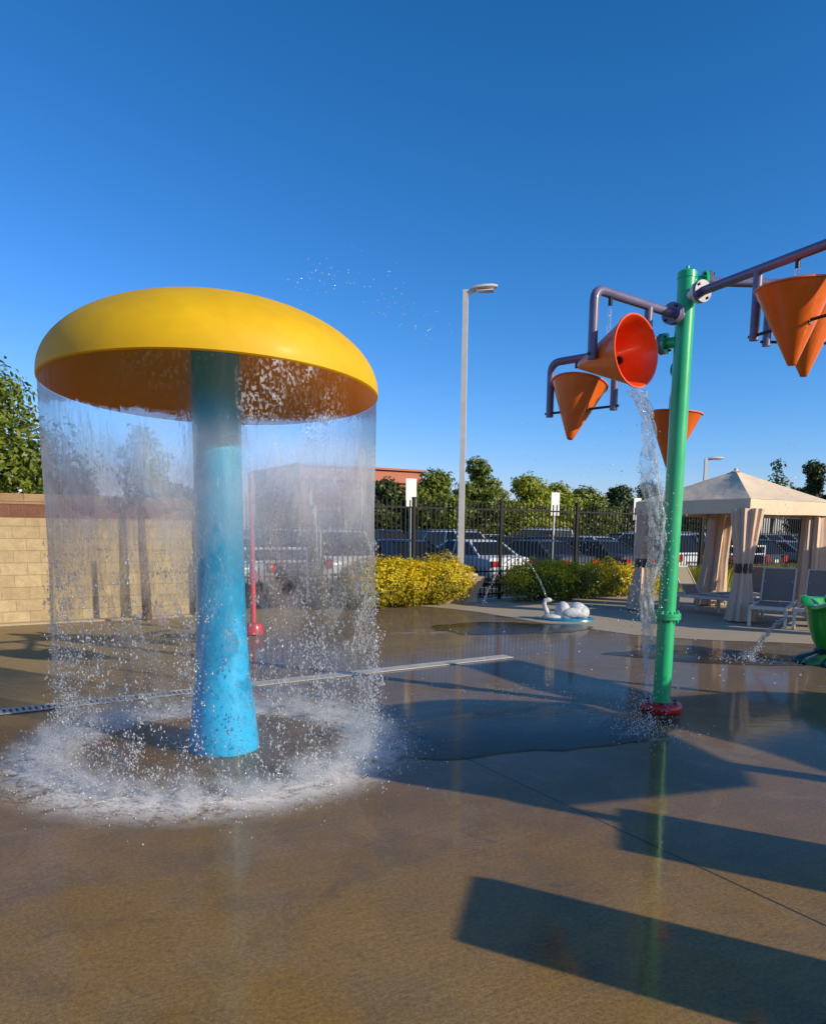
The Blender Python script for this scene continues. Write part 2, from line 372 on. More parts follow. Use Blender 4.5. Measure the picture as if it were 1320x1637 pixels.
def puddle_material():
    M = bpy.data.materials.new('water_film'); M.use_nodes = True; g = NG(M); t = M.node_tree
    t.nodes.remove(t.nodes['Principled BSDF']); out = t.nodes['Material Output']; P = g.n('ShaderNodeTexCoord').outputs['Object']
    h = g.math('ADD', g.noise(P, 11, 4, .6, 1.0), g.math('MULTIPLY', g.noise(P, 42, 2, .6), .25))
    bp = g.n('ShaderNodeBump'); bp.inputs['Strength'].default_value = .35; bp.inputs['Distance'].default_value = .012; g.l.new(h, bp.inputs['Height'])
    tr = g.n('ShaderNodeBsdfTransparent'); tr.inputs[0].default_value = (.93, .95, .95, 1)
    gl = g.n('ShaderNodeBsdfGlossy'); gl.inputs['Roughness'].default_value = .03; g.l.new(bp.outputs[0], gl.inputs['Normal'])
    fr = g.n('ShaderNodeFresnel'); fr.inputs['IOR'].default_value = 1.25; g.l.new(bp.outputs[0], fr.inputs['Normal'])
    g.l.new(g.mixs(g.math('MULTIPLY', fr.outputs[0], .7), tr.outputs[0], gl.outputs[0]), out.inputs['Surface']); return M
MAT = {
 'puddle': puddle_material(),
 'pad': ground_material(),
 'deck': dry_material('deck_concrete', (.36, .29, .19), (.46, .37, .25)),
 'asphalt': dry_material('asphalt', (.045, .045, .048), (.065, .063, .062)),
 'earth': dry_material('earth', (.12, .11, .06), (.17, .14, .08)),
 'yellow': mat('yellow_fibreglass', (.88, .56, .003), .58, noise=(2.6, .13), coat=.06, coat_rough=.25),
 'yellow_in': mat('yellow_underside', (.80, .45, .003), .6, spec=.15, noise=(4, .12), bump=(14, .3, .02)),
 'blue': mat('blue_paint', (.03, .44, .80), .3, noise=(6, .10), coat=.4),
 'green': mat('green_paint', (.02, .45, .17), .3, noise=(5, .08), coat=.4),
 'purple': mat('purple_paint', (.145, .125, .23), .38, noise=(9, .2), coat=.25),
 'orange': mat('orange_plastic', (.76, .135, .008), .35, noise=(6, .12), coat=.2),
 'orange_in': mat('orange_inside', (.80, .085, .008), .3, noise=(6, .10), coat=.3),
 'red': mat('red_rubber', (.52, .012, .012), .35, coat=.3, noise=(8, .15)),
 'redpole': mat('red_pole_paint', (.62, .05, .07), .35, coat=.3),
 'black': mat('black_plastic', (.012, .012, .016), .35),
 'white': mat('white_paint', (.72, .73, .74), .4, noise=(5, .06)),
 'offwhite': mat('galvanised_white', (.62, .60, .57), .45, noise=(4, .08)),
 'fence': mat('fence_black', (.010, .010, .010), .6, spec=.25),
 'canvas': mat('tan_canvas', (.72, .57, .40), .85, noise=(2.2, .07), bump=(5, .5, .03)),
 'curtain': mat('tan_curtain', (.66, .48, .35), .9, noise=(4, .08)),
 'sling': mat('grey_sling', (.24, .20, .165), .8, noise=(40, .15)),
 'frame': mat('white_frame', (.58, .55, .49), .45),
 'bark': mat('bark', (.07, .042, .026), .9, noise=(9, .3), bump=(20, .8, .02)),
 'tyre': mat('tyre_rubber', (.015, .015, .015), .7),
 'carglass': mat('car_glass', (.010, .012, .014), .16, spec=.3),
 'tail': mat('tail_light', (.45, .01, .012), .2, coat=.5),
 'head': mat('head_light', (.75, .76, .78), .1, coat=.6),
 'brick': block_material('brick_wall_face', (.33, .09, .05), (.40, .12, .07), (.3, .2, .15), .4, .13, .2),
 'cornice': mat('brick_cornice', (.46, .16, .10), .8, noise=(3, .1)),
 'steelslot': mat('drain_steel', (.52, .50, .46), .45, metal=.2, noise=(12, .2)),
 'water': water_material('falling_water', clear=.60, white=.10, pattern=(30, 10), bump=.9, holes=.55),
 'drop': drop_material(), 'foam': foam_material(),
}
def translucent_part(M, col, f):
    t = M.node_tree; b = t.nodes['Principled BSDF']; tl = t.nodes.new('ShaderNodeBsdfTranslucent'); tl.inputs['Color'].default_value = (*col, 1)
    mx = t.nodes.new('ShaderNodeMixShader'); mx.inputs[0].default_value = f
    t.links.new(b.outputs[0], mx.inputs[1]); t.links.new(tl.outputs[0], mx.inputs[2]); t.links.new(mx.outputs[0], t.nodes['Material Output'].inputs['Surface'])
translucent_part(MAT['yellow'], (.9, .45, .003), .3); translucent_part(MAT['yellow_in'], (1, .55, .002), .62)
LEAF = {
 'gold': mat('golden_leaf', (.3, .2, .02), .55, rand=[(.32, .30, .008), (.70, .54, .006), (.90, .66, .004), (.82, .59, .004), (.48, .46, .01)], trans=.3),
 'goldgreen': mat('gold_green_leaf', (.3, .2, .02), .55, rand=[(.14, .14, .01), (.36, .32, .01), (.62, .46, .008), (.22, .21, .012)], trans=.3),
 'green': mat('green_leaf', (.05, .1, .02), .5, rand=[(.075, .12, .012), (.16, .21, .02), (.26, .29, .026), (.12, .17, .016)], trans=.35),
 'lime': mat('lime_leaf', (.1, .14, .02), .5, rand=[(.15, .20, .015), (.29, .34, .022), (.40, .41, .03), (.22, .27, .018)], trans=.35),
 'dark': mat('dark_leaf', (.03, .06, .02), .5, rand=[(.028, .05, .012), (.06, .09, .016), (.10, .13, .02), (.045, .07, .014)], trans=.3),
 'grass': mat('grass_blade', (.2, .22, .02), .6, rand=[(.22, .23, .012), (.42, .38, .02), (.52, .42, .03)], trans=.3),
}

# ------------------------------------------------------------------ ground
def sheet(name, poly, z, m):
    return tag(MB().add([(p[0], p[1], z) for p in poly], [tuple(range(len(poly)))]).build(name, m), kind='structure')
def along(s, d, z=0.0):            # point at s metres along the fence line, d metres beyond it
    p = Vector((1.88, 17.5, 0)) + E1 * s + E2 * d; p.z = z; return p
sheet('ground', [(-900, -300), (900, -300), (900, 1500), (-900, 1500)], -.25, MAT['earth'])
sheet('parking_lot', [along(-60, .302), along(60, .302), along(60, 48), along(-60, 48)], -.10, MAT['asphalt'])
pad = [along(-40, .3), along(40, .3), (60, -30), (-60, -30)]
MB().prism([(p[0], p[1]) for p in pad], -.40, 0).build('splash_pad', MAT['pad'])['kind'] = 'structure'
deck = [(-.35, 16.05), (.26, 15.56), (.8, 15.15), (1.3, 14.6), (1.75, 13.85), (2.23, 13.04), (2.52, 12.7), (2.81, 12.41), (3.24, 11.82), (3.5, 11.52), (3.82, 11.3), (4.6, 11.0), (5.41, 10.87), (6.05, 10.7), (8, 9.9), (14, 7.5), (30, 4), along(38, .2), along(-2.4, .2)]
sheet('pool_deck', deck, .004, MAT['deck'])
kb = [along(-30, -.28 - .25), along(-7.2, -.28 - .25), along(-7.2, -.28), along(-30, -.28)]
MB().prism([(p[0], p[1]) for p in kb], 0, .03).build('kerb_strip', MAT['deck'])['kind'] = 'structure'
for k, d in enumerate((3.6, 9.2, 14.2)):           # painted bay lines of the car park
    mb = MB()
    for i in range(-14, 15):
        c = along(i * 2.7, d + 1.6); mb.box((c.x, c.y, -.096), (.1, 4.6, .004), ANG)
    tag(mb.build('road_marking', MAT['white']), kind='structure')

# standing films of water on the pad
def puddle(c, rx, ry, seed, rz):
    g = random.Random(seed); ph = [g.uniform(0, 6.28) for _ in range(5)]; n = 120; mb = MB(); vs = []
    for k, (q, z) in enumerate(((1.0, .001), (.992, .0055), (.97, .0075))):
        for i in range(n):
            a = 2 * math.pi * i / n; w = 1 + .13 * math.sin(2 * a + ph[0]) + .09 * math.sin(3 * a + ph[1]) + .05 * math.sin(5 * a + ph[2]) + .03 * math.sin(9 * a + ph[3]) + .015 * math.sin(17 * a + ph[4])
            x, y = rx * w * q * math.cos(a), ry * w * q * math.sin(a); vs.append((x * math.cos(rz) - y * math.sin(rz), x * math.sin(rz) + y * math.cos(rz), z))
    fs = [(k * n + i, k * n + (i + 1) % n, (k + 1) * n + (i + 1) % n, (k + 1) * n + i) for k in range(2) for i in range(n)] + [tuple(2 * n + i for i in range(n))]
    o = mb.add(vs, fs).build('puddle', MAT['puddle'], None, (c[0], c[1], 0), smooth=True); o['kind'] = 'structure'
puddle((.95, 5.85), 1.15, .72, 3, R(20)); puddle((3.9, 9.5), 1.3, .5, 5, R(-5)); puddle((1.6, 12.2), 1.3, .8, 9, R(20))

# linear drain across the pad: pale frame all along, slotted grate at the left
def lerp2(a, b, t): return Vector((a[0] + (b[0] - a[0]) * t, a[1] + (b[1] - a[1]) * t, 0))
D0, D1 = Vector((-6.5, 4.28, 0)), Vector((1.23, 9.37, 0)); dv = (D1 - D0).normalized(); dn = Vector((-dv.y, dv.x, 0)); dlen = (D1 - D0).length
dang = math.atan2(dv.y, dv.x)
dr = tag(empty('trench_drain', D0, dang), 'long narrow drain with pale edges and slotted grate crossing the wet concrete', 'drain')
MB().box((dlen / 2, 0, .003), (dlen, .20, .006)).build('channel', mat('drain_dark', (.03, .028, .026), .5), dr)
mb = MB()
for s in (-1, 1): mb.box((dlen / 2, s * .086, .008), (dlen, .028, .010))
mb.build('edge_frame', MAT['steelslot'], dr)
mb = MB()
for i in range(int(5.6 / .05)): mb.box((.03 + i * .05, 0, .008), (.026, .143, .009))
mb.build('slotted_grate', MAT['steelslot'], dr)
MB().box((5.65 + (dlen - 5.65) / 2, 0, .008), (dlen - 5.65, .143, .009)).build('grate_sheen', mat('pale_grate_sheen', (.50, .46, .39), .55, noise=(7, .15)), dr)  # pale strip: reflections on the grating painted as a solid colour

# ------------------------------------------------------------------ yellow mushroom waterfall
MX, MY = -1.38, 5.28
RIM, ZR, ZT, TS = 1.12, 2.515, 3.10, .044      # TS: the cap leans a touch away from the camera
mush = tag(empty('mushroom_fountain', (MX, MY, 0)), 'tall yellow mushroom dome on a light blue trunk pouring a ring of water', 'water feature')
prof = []
for i in range(25):
    a = math.pi / 2 * i / 24
    prof.append((max(.001, RIM * math.sin(a) ** .98), ZR + .03 + (ZT - ZR - .03) * math.cos(a) ** .99))
prof += [(RIM, ZR + .008), (RIM - .012, ZR)]
def lean(mb):
    mb.v = [(x, y, z - TS * y) for x, y, z in mb.v]; return mb
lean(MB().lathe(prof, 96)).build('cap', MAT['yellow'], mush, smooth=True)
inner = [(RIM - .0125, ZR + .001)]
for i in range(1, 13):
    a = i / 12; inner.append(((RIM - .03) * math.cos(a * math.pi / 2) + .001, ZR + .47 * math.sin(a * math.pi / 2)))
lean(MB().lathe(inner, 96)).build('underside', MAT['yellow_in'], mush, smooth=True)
tp = [(.25, 0), (.252, .02), (.243, .12), (.225, .3), (.20, .5), (.182, .75), (.172, 1.1), (.167, 1.6), (.165, 2.2), (.165, ZR + .44)]
MB().lathe(tp, 48).build('trunk', MAT['blue'], mush, smooth=True)

# the curtain that falls from the rim, wavering more the further it has fallen
rng = np.random.default_rng(3)
na, nz = 240, 110
ph = rng.uniform(0, 6.28, 24); fr = rng.integers(3, 26, 24); am = rng.uniform(.3, 1, 24); kz = rng.uniform(.5, 6, 24)
A = np.linspace(0, 2 * np.pi, na, endpoint=False); Zs = np.linspace(.012, ZR - .004, nz)
AA, ZZ = np.meshgrid(A, Zs)
w = np.zeros_like(AA)
for i in range(24): w += am[i] * np.sin(fr[i] * AA + ph[i] + kz[i] * ZZ)
RR = RIM - .010 + w * .0034 * (.2 + 1.9 * (ZR - ZZ) / ZR) - .03 * (1 - ZZ / ZR)
V = np.stack([RR * np.cos(AA), RR * np.sin(AA), ZZ - TS * RR * np.sin(AA) * (ZZ / ZR) ** 2], -1).reshape(-1, 3)
idx = np.arange(na * nz).reshape(nz, na); F = np.stack([idx[:-1], np.roll(idx, -1, 1)[:-1], np.roll(idx, -1, 1)[1:], idx[1:]], -1).reshape(-1, 4)
MAT['curtain_water'] = water_material('curtain_water', clear=.58, white=.33, pattern=(16, 4.5), bump=.8, curtain=True)
tag(np_mesh('water_curtain', V, F, MAT['curtain_water'], None, (MX, MY, 0), True), 'round curtain of falling water all about the blue mushroom trunk', 'water')

OCT_V = np.array([(1, 0, 0), (-1, 0, 0), (0, 1, 0), (0, -1, 0), (0, 0, 1), (0, 0, -1)], np.float32)
OCT_F = np.array([(0, 2, 4), (2, 1, 4), (1, 3, 4), (3, 0, 4), (2, 0, 5), (1, 2, 5), (3, 1, 5), (0, 3, 5)], np.int32)
def droplets(name, pts, size, stretch, label, loc=(0, 0, 0), group=None):
    pts = np.asarray(pts, np.float32); n = len(pts); size = np.broadcast_to(np.asarray(size, np.float32), (n,)); stretch = np.broadcast_to(np.asarray(stretch, np.float32), (n,))
    sc = np.stack([size, size, size * stretch], -1)
    v = (OCT_V[None] * sc[:, None, :] + pts[:, None, :]).reshape(-1, 3)
    f = (OCT_F[None] + 6 * np.arange(n, dtype=np.int32)[:, None, None]).reshape(-1, 3)
    return tag(np_mesh(name, v, f, MAT['drop'], None, loc, True), label, 'water drops', group, 'stuff')
nc = 1500
ca_ = rng.uniform(0, 2 * np.pi, nc); wgt = (.5 + .5 * np.sin(ca_ * 5 + 1.3) * np.sin(ca_ * 11 + .4)) ** 1.3 + .10; ca_ = rng.choice(ca_, nc, p=wgt / wgt.sum()) + rng.normal(0, .02, nc)
cz_ = 1.6 * rng.beta(1.0, 1.7, nc); cs_ = rng.uniform(.3, 1.6, nc)
pick = rng.integers(0, nc, 26000); n = len(pick)
a = ca_[pick] + rng.normal(0, .022, n) * cs_[pick]; z = np.abs(cz_[pick] + rng.normal(0, .045, n) * cs_[pick])
r = RIM - .03 + rng.normal(0, .02, n) + rng.normal(0, .05, nc)[pick] * (1 - np.minimum(z, 1.6) / 1.7)
droplets('water_drops', np.stack([r * np.cos(a), r * np.sin(a), z + .02], -1), .0012 + .0055 * rng.uniform(0, 1, n) ** 3, rng.uniform(.6, 3.2, n), 'drops breaking out of the falling water curtain below the mushroom', (MX, MY, 0))
n = 9000
a = rng.uniform(0, 2 * np.pi, n); r = 1.1 + np.abs(rng.normal(0, .2, n)) * np.where(rng.uniform(0, 1, n) < .3, -1, 1); z = np.abs(rng.normal(0, .10, n)) * np.exp(-((r - 1.12) / .4) ** 2) + .008
droplets('splash_drops', np.stack([r * np.cos(a), r * np.sin(a), z], -1), (.0012 + .0055 * rng.uniform(0, 1, n) ** 2.5), rng.uniform(.8, 2.6, n), 'white splash drops leaping from the ring where the curtain lands', (MX, MY, 0))
ringp = []
MBf = MB(); q = 96
rs = [.72, .95, 1.15, 1.4, 1.72]
vs = [(rr * math.cos(2 * math.pi * k / q), rr * math.sin(2 * math.pi * k / q), .008) for rr in rs for k in range(q)]
fs = [(i * q + k, (i + 1) * q + k, (i + 1) * q + (k + 1) % q, i * q + (k + 1) % q) for i in range(len(rs) - 1) for k in range(q)]
tag(MBf.add(vs, fs).build('splash_foam', MAT['foam'], None, (MX - .08, MY, 0)), 'ring of white foam on the concrete round the mushroom', 'foam', kind='stuff')
mistp = [(.78, .012), (1.64, .012), (1.60, .20), (1.25, .34), (.95, .30), (.78, .12), (.78, .012)]
tag(MB().lathe(mistp, 64).build('splash_mist', mist_material(16.0, .30), None, (MX - .06, MY, 0)), 'soft white mist hanging over the splash ring of the mushroom', 'mist', kind='stuff')
# stray drops thrown up over the cap
n = 110; q = rng.uniform(0, 1, n) ** 1.4
ax = -.80 + 1.0 * q + rng.normal(0, .09, n); zz = 3.28 + .14 * np.sin(np.minimum(q, .5) * 6.28) - .55 * np.maximum(0, q - .45) + rng.normal(0, .06, n)
droplets('flying_drops', np.stack([ax, 5.5 + rng.normal(0, .1, n), zz], -1), rng.uniform(.002, .0066, n), 1.0, 'tiny bright drops flying in the blue sky right of the yellow cap')

# ------------------------------------------------------------------ green tipping-bucket pole
BX, BY = 2.25, 6.53
tree = tag(empty('bucket_pole', (BX, BY, 0)), 'tall green pole with purple arms carrying five orange tipping cone buckets', 'water feature')
pl = MB().tube([(0, 0, .02), (.01, 0, 1.9), (.02, 0, 3.72)], .076, 32).tube([(.02, 0, 3.72), (.02, 0, 3.77), (.02, 0, 3.79)], [.081, .079, .05], 32).tube([(.02, 0, 3.78), (.02, 0, 3.82)], .015, 10)
pole = pl.build('pole', MAT['green'], tree, smooth=True)
fl = MB().tube([(.005, 0, .842), (.005, 0, .868)], .122, 32).tube([(.005, 0, .870), (.005, 0, .896)], .122, 32)
for k in range(8):
    a = 2 * math.pi * k / 8; fl.tube([(.005 + .1 * math.cos(a), .1 * math.sin(a), .815), (.005 + .1 * math.cos(a), .1 * math.sin(a), .915)], .011, 6)
fl.build('flange', MAT['green'], tree, smooth=True)
bs = [(.02, .092), (.14, .09), (.168, .082), (.18, .065), (.18, .03), (.172, .005), (.05, .003)]
MB().lathe(bs, 40).build('base_collar', MAT['red'], tree, smooth=True)
for k in range(6):
    a = 2 * math.pi * k / 6 + .2; MB().tube([(.135 * math.cos(a), .135 * math.sin(a), .088), (.135 * math.cos(a), .135 * math.sin(a), .100)], .014, 6).build('base_bolt', MAT['black'], tree)

CONE_R, CONE_H, SPAN, DROP = .262, .545, .34, .51
def cone_bucket(parent, at, axis_dir, tilt, arm):
    """cone hung on a horizontal pin: 'at' is the pivot, axis_dir the pin direction, tilt the tip-over angle"""
    rot = Matrix.Rotation(tilt, 3, Vector(axis_dir)) if tilt else Matrix.Identity(3)
    zo = -CONE_H * .52
    outer = [(.0, 0), (.022, 0), (.03, .006)] + [(.03 + (CONE_R - .03) * t, .006 + (CONE_H - .006) * t) for t in (.1, .25, .4, .55, .7, .85, .97)] + [(CONE_R + .006, CONE_H - .012), (CONE_R + .006, CONE_H)]
    innr = [(CONE_R + .006, CONE_H), (CONE_R - .006, CONE_H)] + [(.03 + (CONE_R - .04) * t, .03 + (CONE_H - .03) * t) for t in (.97, .8, .6, .4, .2, .02)] + [(.001, .03)]
    b = MB().lathe([(max(.001, r), z + zo) for r, z in outer], 56, (0, 0, 0), rot).build('tipping_bucket', MAT['orange'], parent, at, smooth=True)
    MB().lathe([(r, z + zo) for r, z in innr], 56, (0, 0, 0), rot).build('bucket_lining', MAT['orange_in'], b, smooth=True)
    pin = Vector(axis_dir); pr = CONE_R * .5
    for sg in (1, -1):
        MB().tube([pin * sg * (pr - .02), pin * sg * (SPAN - sg * arm + .05)], .012, 8).tube([pin * sg * (pr - .005), pin * sg * (pr + .012)], .032, 12).build('pivot_pin', MAT['black'], b)
    return b
def arm(start, direction, length, z, first, tilt, tilt_axis_sign, flange_mat, rr=.036, drop=DROP, shift=0.0):
    """purple pipe from the pole: two down-pipes with a cone on a pin between them"""
    d = Vector((direction[0], direction[1], 0)).normalized(); s = Vector((start[0] - BX, start[1] - BY, z))
    c0 = s + d * first; c1 = s + d * (first + 2 * SPAN); e = c1
    bend = .10
    path = [s] + arc(e - d * bend, e, e - Vector((0, 0, bend))) + [e - Vector((0, 0, drop))]
    mb = MB().tube(path, rr, 18)
    mb.tube([c0, c0 - Vector((0, 0, drop))], rr * .95, 16)
    o = mb.build('arm', MAT['purple'], tree, smooth=True)
    ctr = (c0 + c1) / 2 + d * shift
    MB().tube([ctr - Vector((0, 0, rr * .8)), ctr - Vector((0, 0, rr + .05))], .017, 10).build('nozzle', MAT['black'], o)
    f0 = s + d * .02
    fb = MB().tube([f0 - d * .14, f0 - d * .01], .045, 16)
    fb.tube([f0 - d * .03, f0 - d * .004], .088, 24); ff = fb.build('arm_collar', flange_mat, o, smooth=True)
    MB().tube([f0, f0 + d * .028], .088, 24).build('collar_disc', MAT['purple'], ff, smooth=True)
    sx = d.cross(Vector((0, 0, 1)))
    for k in range(4):
        a = math.pi / 4 + k * math.pi / 2; q = f0 + (sx * math.cos(a) + Vector((0, 0, 1)) * math.sin(a)) * .068
        MB().tube([q - d * .045, q + d * .045], .011, 6).build('collar_bolt', MAT['black'], ff)
    piv = ctr - Vector((0, 0, drop - .035))
    cone_bucket(o, piv, d, tilt * tilt_axis_sign, shift)
    # filling jet from the nozzle into the cone
    top = ctr - Vector((0, 0, rr + .05)); bot = piv + Vector((0, 0, .02 if not tilt else .12))
    return o, ctr + Vector((BX, BY, 0)), piv + Vector((BX, BY, 0)), top + Vector((BX, BY, 0))
SA = .15
def start(d): 
    d = Vector((*d, 0)).normalized(); return (BX + .015 + d.x * SA, BY + d.y * SA)
dA, dB, dR, d4, d3 = (-.79, -.613), (-.734, .679), (.41, -.912), (1, .04), (.285, .958)
arms = []
arms.append(arm(start(dA), dA, 0, 3.41, .35, R(88), -1, MAT['purple'], shift=.15))
arms.append(arm(start(dB), dB, 0, 3.22, .47, R(15), 1, MAT['green'], shift=.06))
arms.append(arm(start(dR), dR, 0, 3.57, .59, R(3), 1, MAT['white']))
arms.append(arm(start(d4), d4, 0, 3.70, .57, R(-3), 1, MAT['green']))
arms.append(arm(start(d3), d3, 0, 3.02, .72, R(4), 1, MAT['green']))
k = 0
for (o, ctr, piv, top), lab in zip(arms, ('the tipped cone', 'the left hanging cone', 'the front right cone', 'the rear right cone', 'the cone behind the pole')):
    if lab in ('the left hanging cone', 'the cone behind the pole', 'the rear right cone'): continue
    zb = piv.z + (.16 if 'tipped' in lab else .30)
    mb = MB(); rng_ = random.Random(7 + k); k += 1
    mb.tube([Vector((top.x + rng_.uniform(-.005, .005), top.y, top.z + (zb - top.z) * t / 9)) for t in range(10)], [.016 * rng_.uniform(.7, 1.2) for _ in range(10)], 10)
    tag(mb.build('water_jet', MAT['water'], smooth=True), 'short thin jet of water filling ' + lab + ' on the bucket pole', 'water', 'filling jets of the buckets')

# water spilling from the tipped cone
sp = []
keys = [(1.63, 5.70, 2.66, .06), (1.68, 5.64, 2.55, .045), (1.72, 5.57, 2.38, .035), (1.72, 5.54, 2.15, .045), (1.75, 5.53, 1.95, .07), (1.79, 5.53, 1.75, .05), (1.80, 5.53, 1.60, .065), (1.83, 5.53, 1.42, .05), (1.74, 5.54, 1.20, .035), (1.76, 5.54, 1.02, .045), (1.79, 5.54, .84, .034), (1.77, 5.55, .64, .018), (1.78, 5.56, .50, .008), (1.77, 5.57, .38, .002)]
n_s = 90; kp = np.array(keys); tt = np.linspace(0, len(keys) - 1, n_s)
cx, cy, cz, cr = [np.interp(tt, np.arange(len(keys)), kp[:, i]) for i in range(4)]
def smooth1(a): 
    b = np.pad(a, 4, mode='edge'); return np.convolve(b, np.ones(9) / 9, 'valid')
cx, cy, cr = smooth1(cx), smooth1(cy), smooth1(cr)
na2 = 26; A = np.linspace(0, 2 * np.pi, na2, endpoint=False); V = []
for i in range(n_s):
    for j in range(na2):
        wv = 1 + .30 * math.sin(3 * A[j] + i * .33) + .22 * math.sin(5 * A[j] - i * .5 + 1) + .2 * math.sin(2 * A[j] + i * .19)
        V.append((cx[i] + cr[i] * wv * math.cos(A[j] + i * .03), cy[i] + .55 * cr[i] * wv * math.sin(A[j] + i * .03), cz[i]))
idx = np.arange(na2 * n_s).reshape(n_s, na2); F = np.stack([idx[:-1], np.roll(idx, -1, 1)[:-1], np.roll(idx, -1, 1)[1:], idx[1:]], -1).reshape(-1, 4)
tag(np_mesh('water_stream', V, F, MAT['water'], None, (0, 0, 0), True), 'twisting stream of water pouring from the tipped orange cone beside the green pole', 'water')
n = 1100
t = (len(keys) - 1) * rng.uniform(0, 1, n) ** .6; P = np.stack([np.interp(t, np.arange(len(keys)), kp[:, i]) for i in range(3)], -1) + rng.normal(0, .05, (n, 3)) * np.linspace(.6, 1.8, n)[:, None] * (0.4 + t / 9)[:, None]
P[:, 2] = np.where(t > 10, P[:, 2] * rng.uniform(.05, 1, n), P[:, 2]); P[:, 2] = np.maximum(P[:, 2], .01)
droplets('stream_drops', P, rng.uniform(.002, .006, n), rng.uniform(1, 2, n), 'drops scattered along the stream falling from the tipped cone')
n = 500
a = rng.uniform(0, 6.28, n); r = np.abs(rng.normal(0, .2, n)); z = np.abs(rng.normal(0, .10, n)) * np.exp(-r * 3) + .008
droplets('landing_drops', np.stack([1.9 + r * np.cos(a), 5.75 + r * np.sin(a), z], -1), rng.uniform(.002, .006, n), 1.3, 'splash drops where the bucket stream lands beside the red collar')
tag(MB().lathe([(.001, .22), (.2, .2), (.34, .08), (.36, .01), (.001, .01)], 24).build('landing_mist', mist_material(10, .22, False), None, (1.86, 5.7, 0)), 'small puff of spray beside the red collar of the green pole', 'mist', kind='stuff')
n = 160
P = np.stack([rng.normal(1.5, .35, n), rng.normal(6.6, .4, n), rng.uniform(.9, 2.6, n)], -1)
droplets('drip_drops', P, rng.uniform(.0015, .004, n), 1.8, 'drops dripping in the sky beneath the left orange cones')
n = 40
P = np.stack([rng.normal(2.80, .03, n), rng.normal(5.65, .04, n), rng.uniform(1.6, 2.75, n)], -1)
droplets('cone_drip', P, rng.uniform(.0015, .004, n), 1.8, 'drops dripping from the tips of the right hand cones')

for (x, y, w_, rz_, lab) in ((1.05, 6.85, .42, .35, 'thin spray drifting over the shaded pad left of the green pole'), (.2, 11.6, .5, .6, 'faint spray drifting low over the wet pad before the golden bush')):
    o = tag(MB().lathe([(.001, .14), (.2, .12), (.36, .05), (.38, .012), (.001, .012)], 24).build('drift_mist', mist_material(5, .14, False), None, (x, y, 0)), lab, 'mist', kind='stuff'); o.scale = (w_ / .2, w_ / .38, 1); o.rotation_euler.z = rz_
n = 300
P = np.stack([rng.normal(1.2, .5, n), rng.normal(6.9, .35, n), np.abs(rng.normal(0, .05, n)) + .008], -1)
droplets('drip_splash', P, rng.uniform(.002, .006, n), 1.0, 'small splash drops on the shaded wet pad under the left cones')
n = 70
P = np.stack([rng.uniform(.5, 4.5, n), rng.uniform(7, 12.5, n), np.abs(rng.normal(0, .06, n)) + .012], -1)
droplets('pad_drops', P, rng.uniform(.006, .014, n), 1.0, 'scattered bright drops bouncing on the wet pad before the swan')

# ------------------------------------------------------------------ block wall and the planting beyond it
wall0 = along(-26, -.28); WL = 26 - 7.1
wl = tag(empty('block_wall', wall0, ANG), 'tan block wall with a reddish split-face band and brown cap at far left', 'wall')
MB().box((WL / 2, .1, .87), (WL, .2, 1.74)).build('block_courses', block_material('tan_block', (.50, .38, .21), (.41, .305, .165), (.37, .28, .15), .4, .2, .5), wl)
MB().box((WL / 2, .1, 1.85), (WL, .21, .216)).build('split_face_band', block_material('split_block', (.20, .085, .05), (.26, .115, .065), (.16, .09, .06), .4, .4, 1.5, 0), wl)
MB().box((WL / 2, .1, 2.045), (WL + .02, .24, .17)).build('cap_course', block_material('cap_block', (.36, .23, .12), (.30, .18, .09), (.2, .13, .08), .6, .4, .3, 0), wl)

def leaf_cloud(centres, n, size, seed, flat=.0, stretch=1.0, shell=.55):
    """n leaf quads spread through ellipsoid lobes (x,y,z,rx,ry,rz)"""
    g = np.random.default_rng(seed); C = np.array(centres, float); vol = (C[:, 3] * C[:, 4] * C[:, 5]) ** (2 / 3); pick = g.choice(len(C), n, p=vol / vol.sum())
    d = g.normal(size=(n, 3)); d /= np.linalg.norm(d, axis=1)[:, None]
    rad = (shell + (1 - shell) * g.uniform(0, 1, n)) * (1 + .16 * np.sin(d[:, 0] * 7 + pick) * np.sin(d[:, 1] * 6 + 2 * pick) + .12 * np.sin(d[:, 2] * 9 + pick * 3))
    p = C[pick, :3] + d * rad[:, None] * C[pick, 3:6]
    nr = d + g.normal(size=(n, 3)) * .5; nr[:, 2] += flat; nr /= np.linalg.norm(nr, axis=1)[:, None]
    t = np.cross(nr, g.normal(size=(n, 3))); t /= np.linalg.norm(t, axis=1)[:, None]; b = np.cross(nr, t)
    s = size * g.uniform(.6, 1.4, n)[:, None]
    v = np.stack([p - t * s * stretch, p - b * s * .5 + nr * s * .12, p + t * s * stretch, p + b * s * .5 + nr * s * .12], 1)
    return v.reshape(-1, 3), np.arange(4 * n).reshape(n, 4)
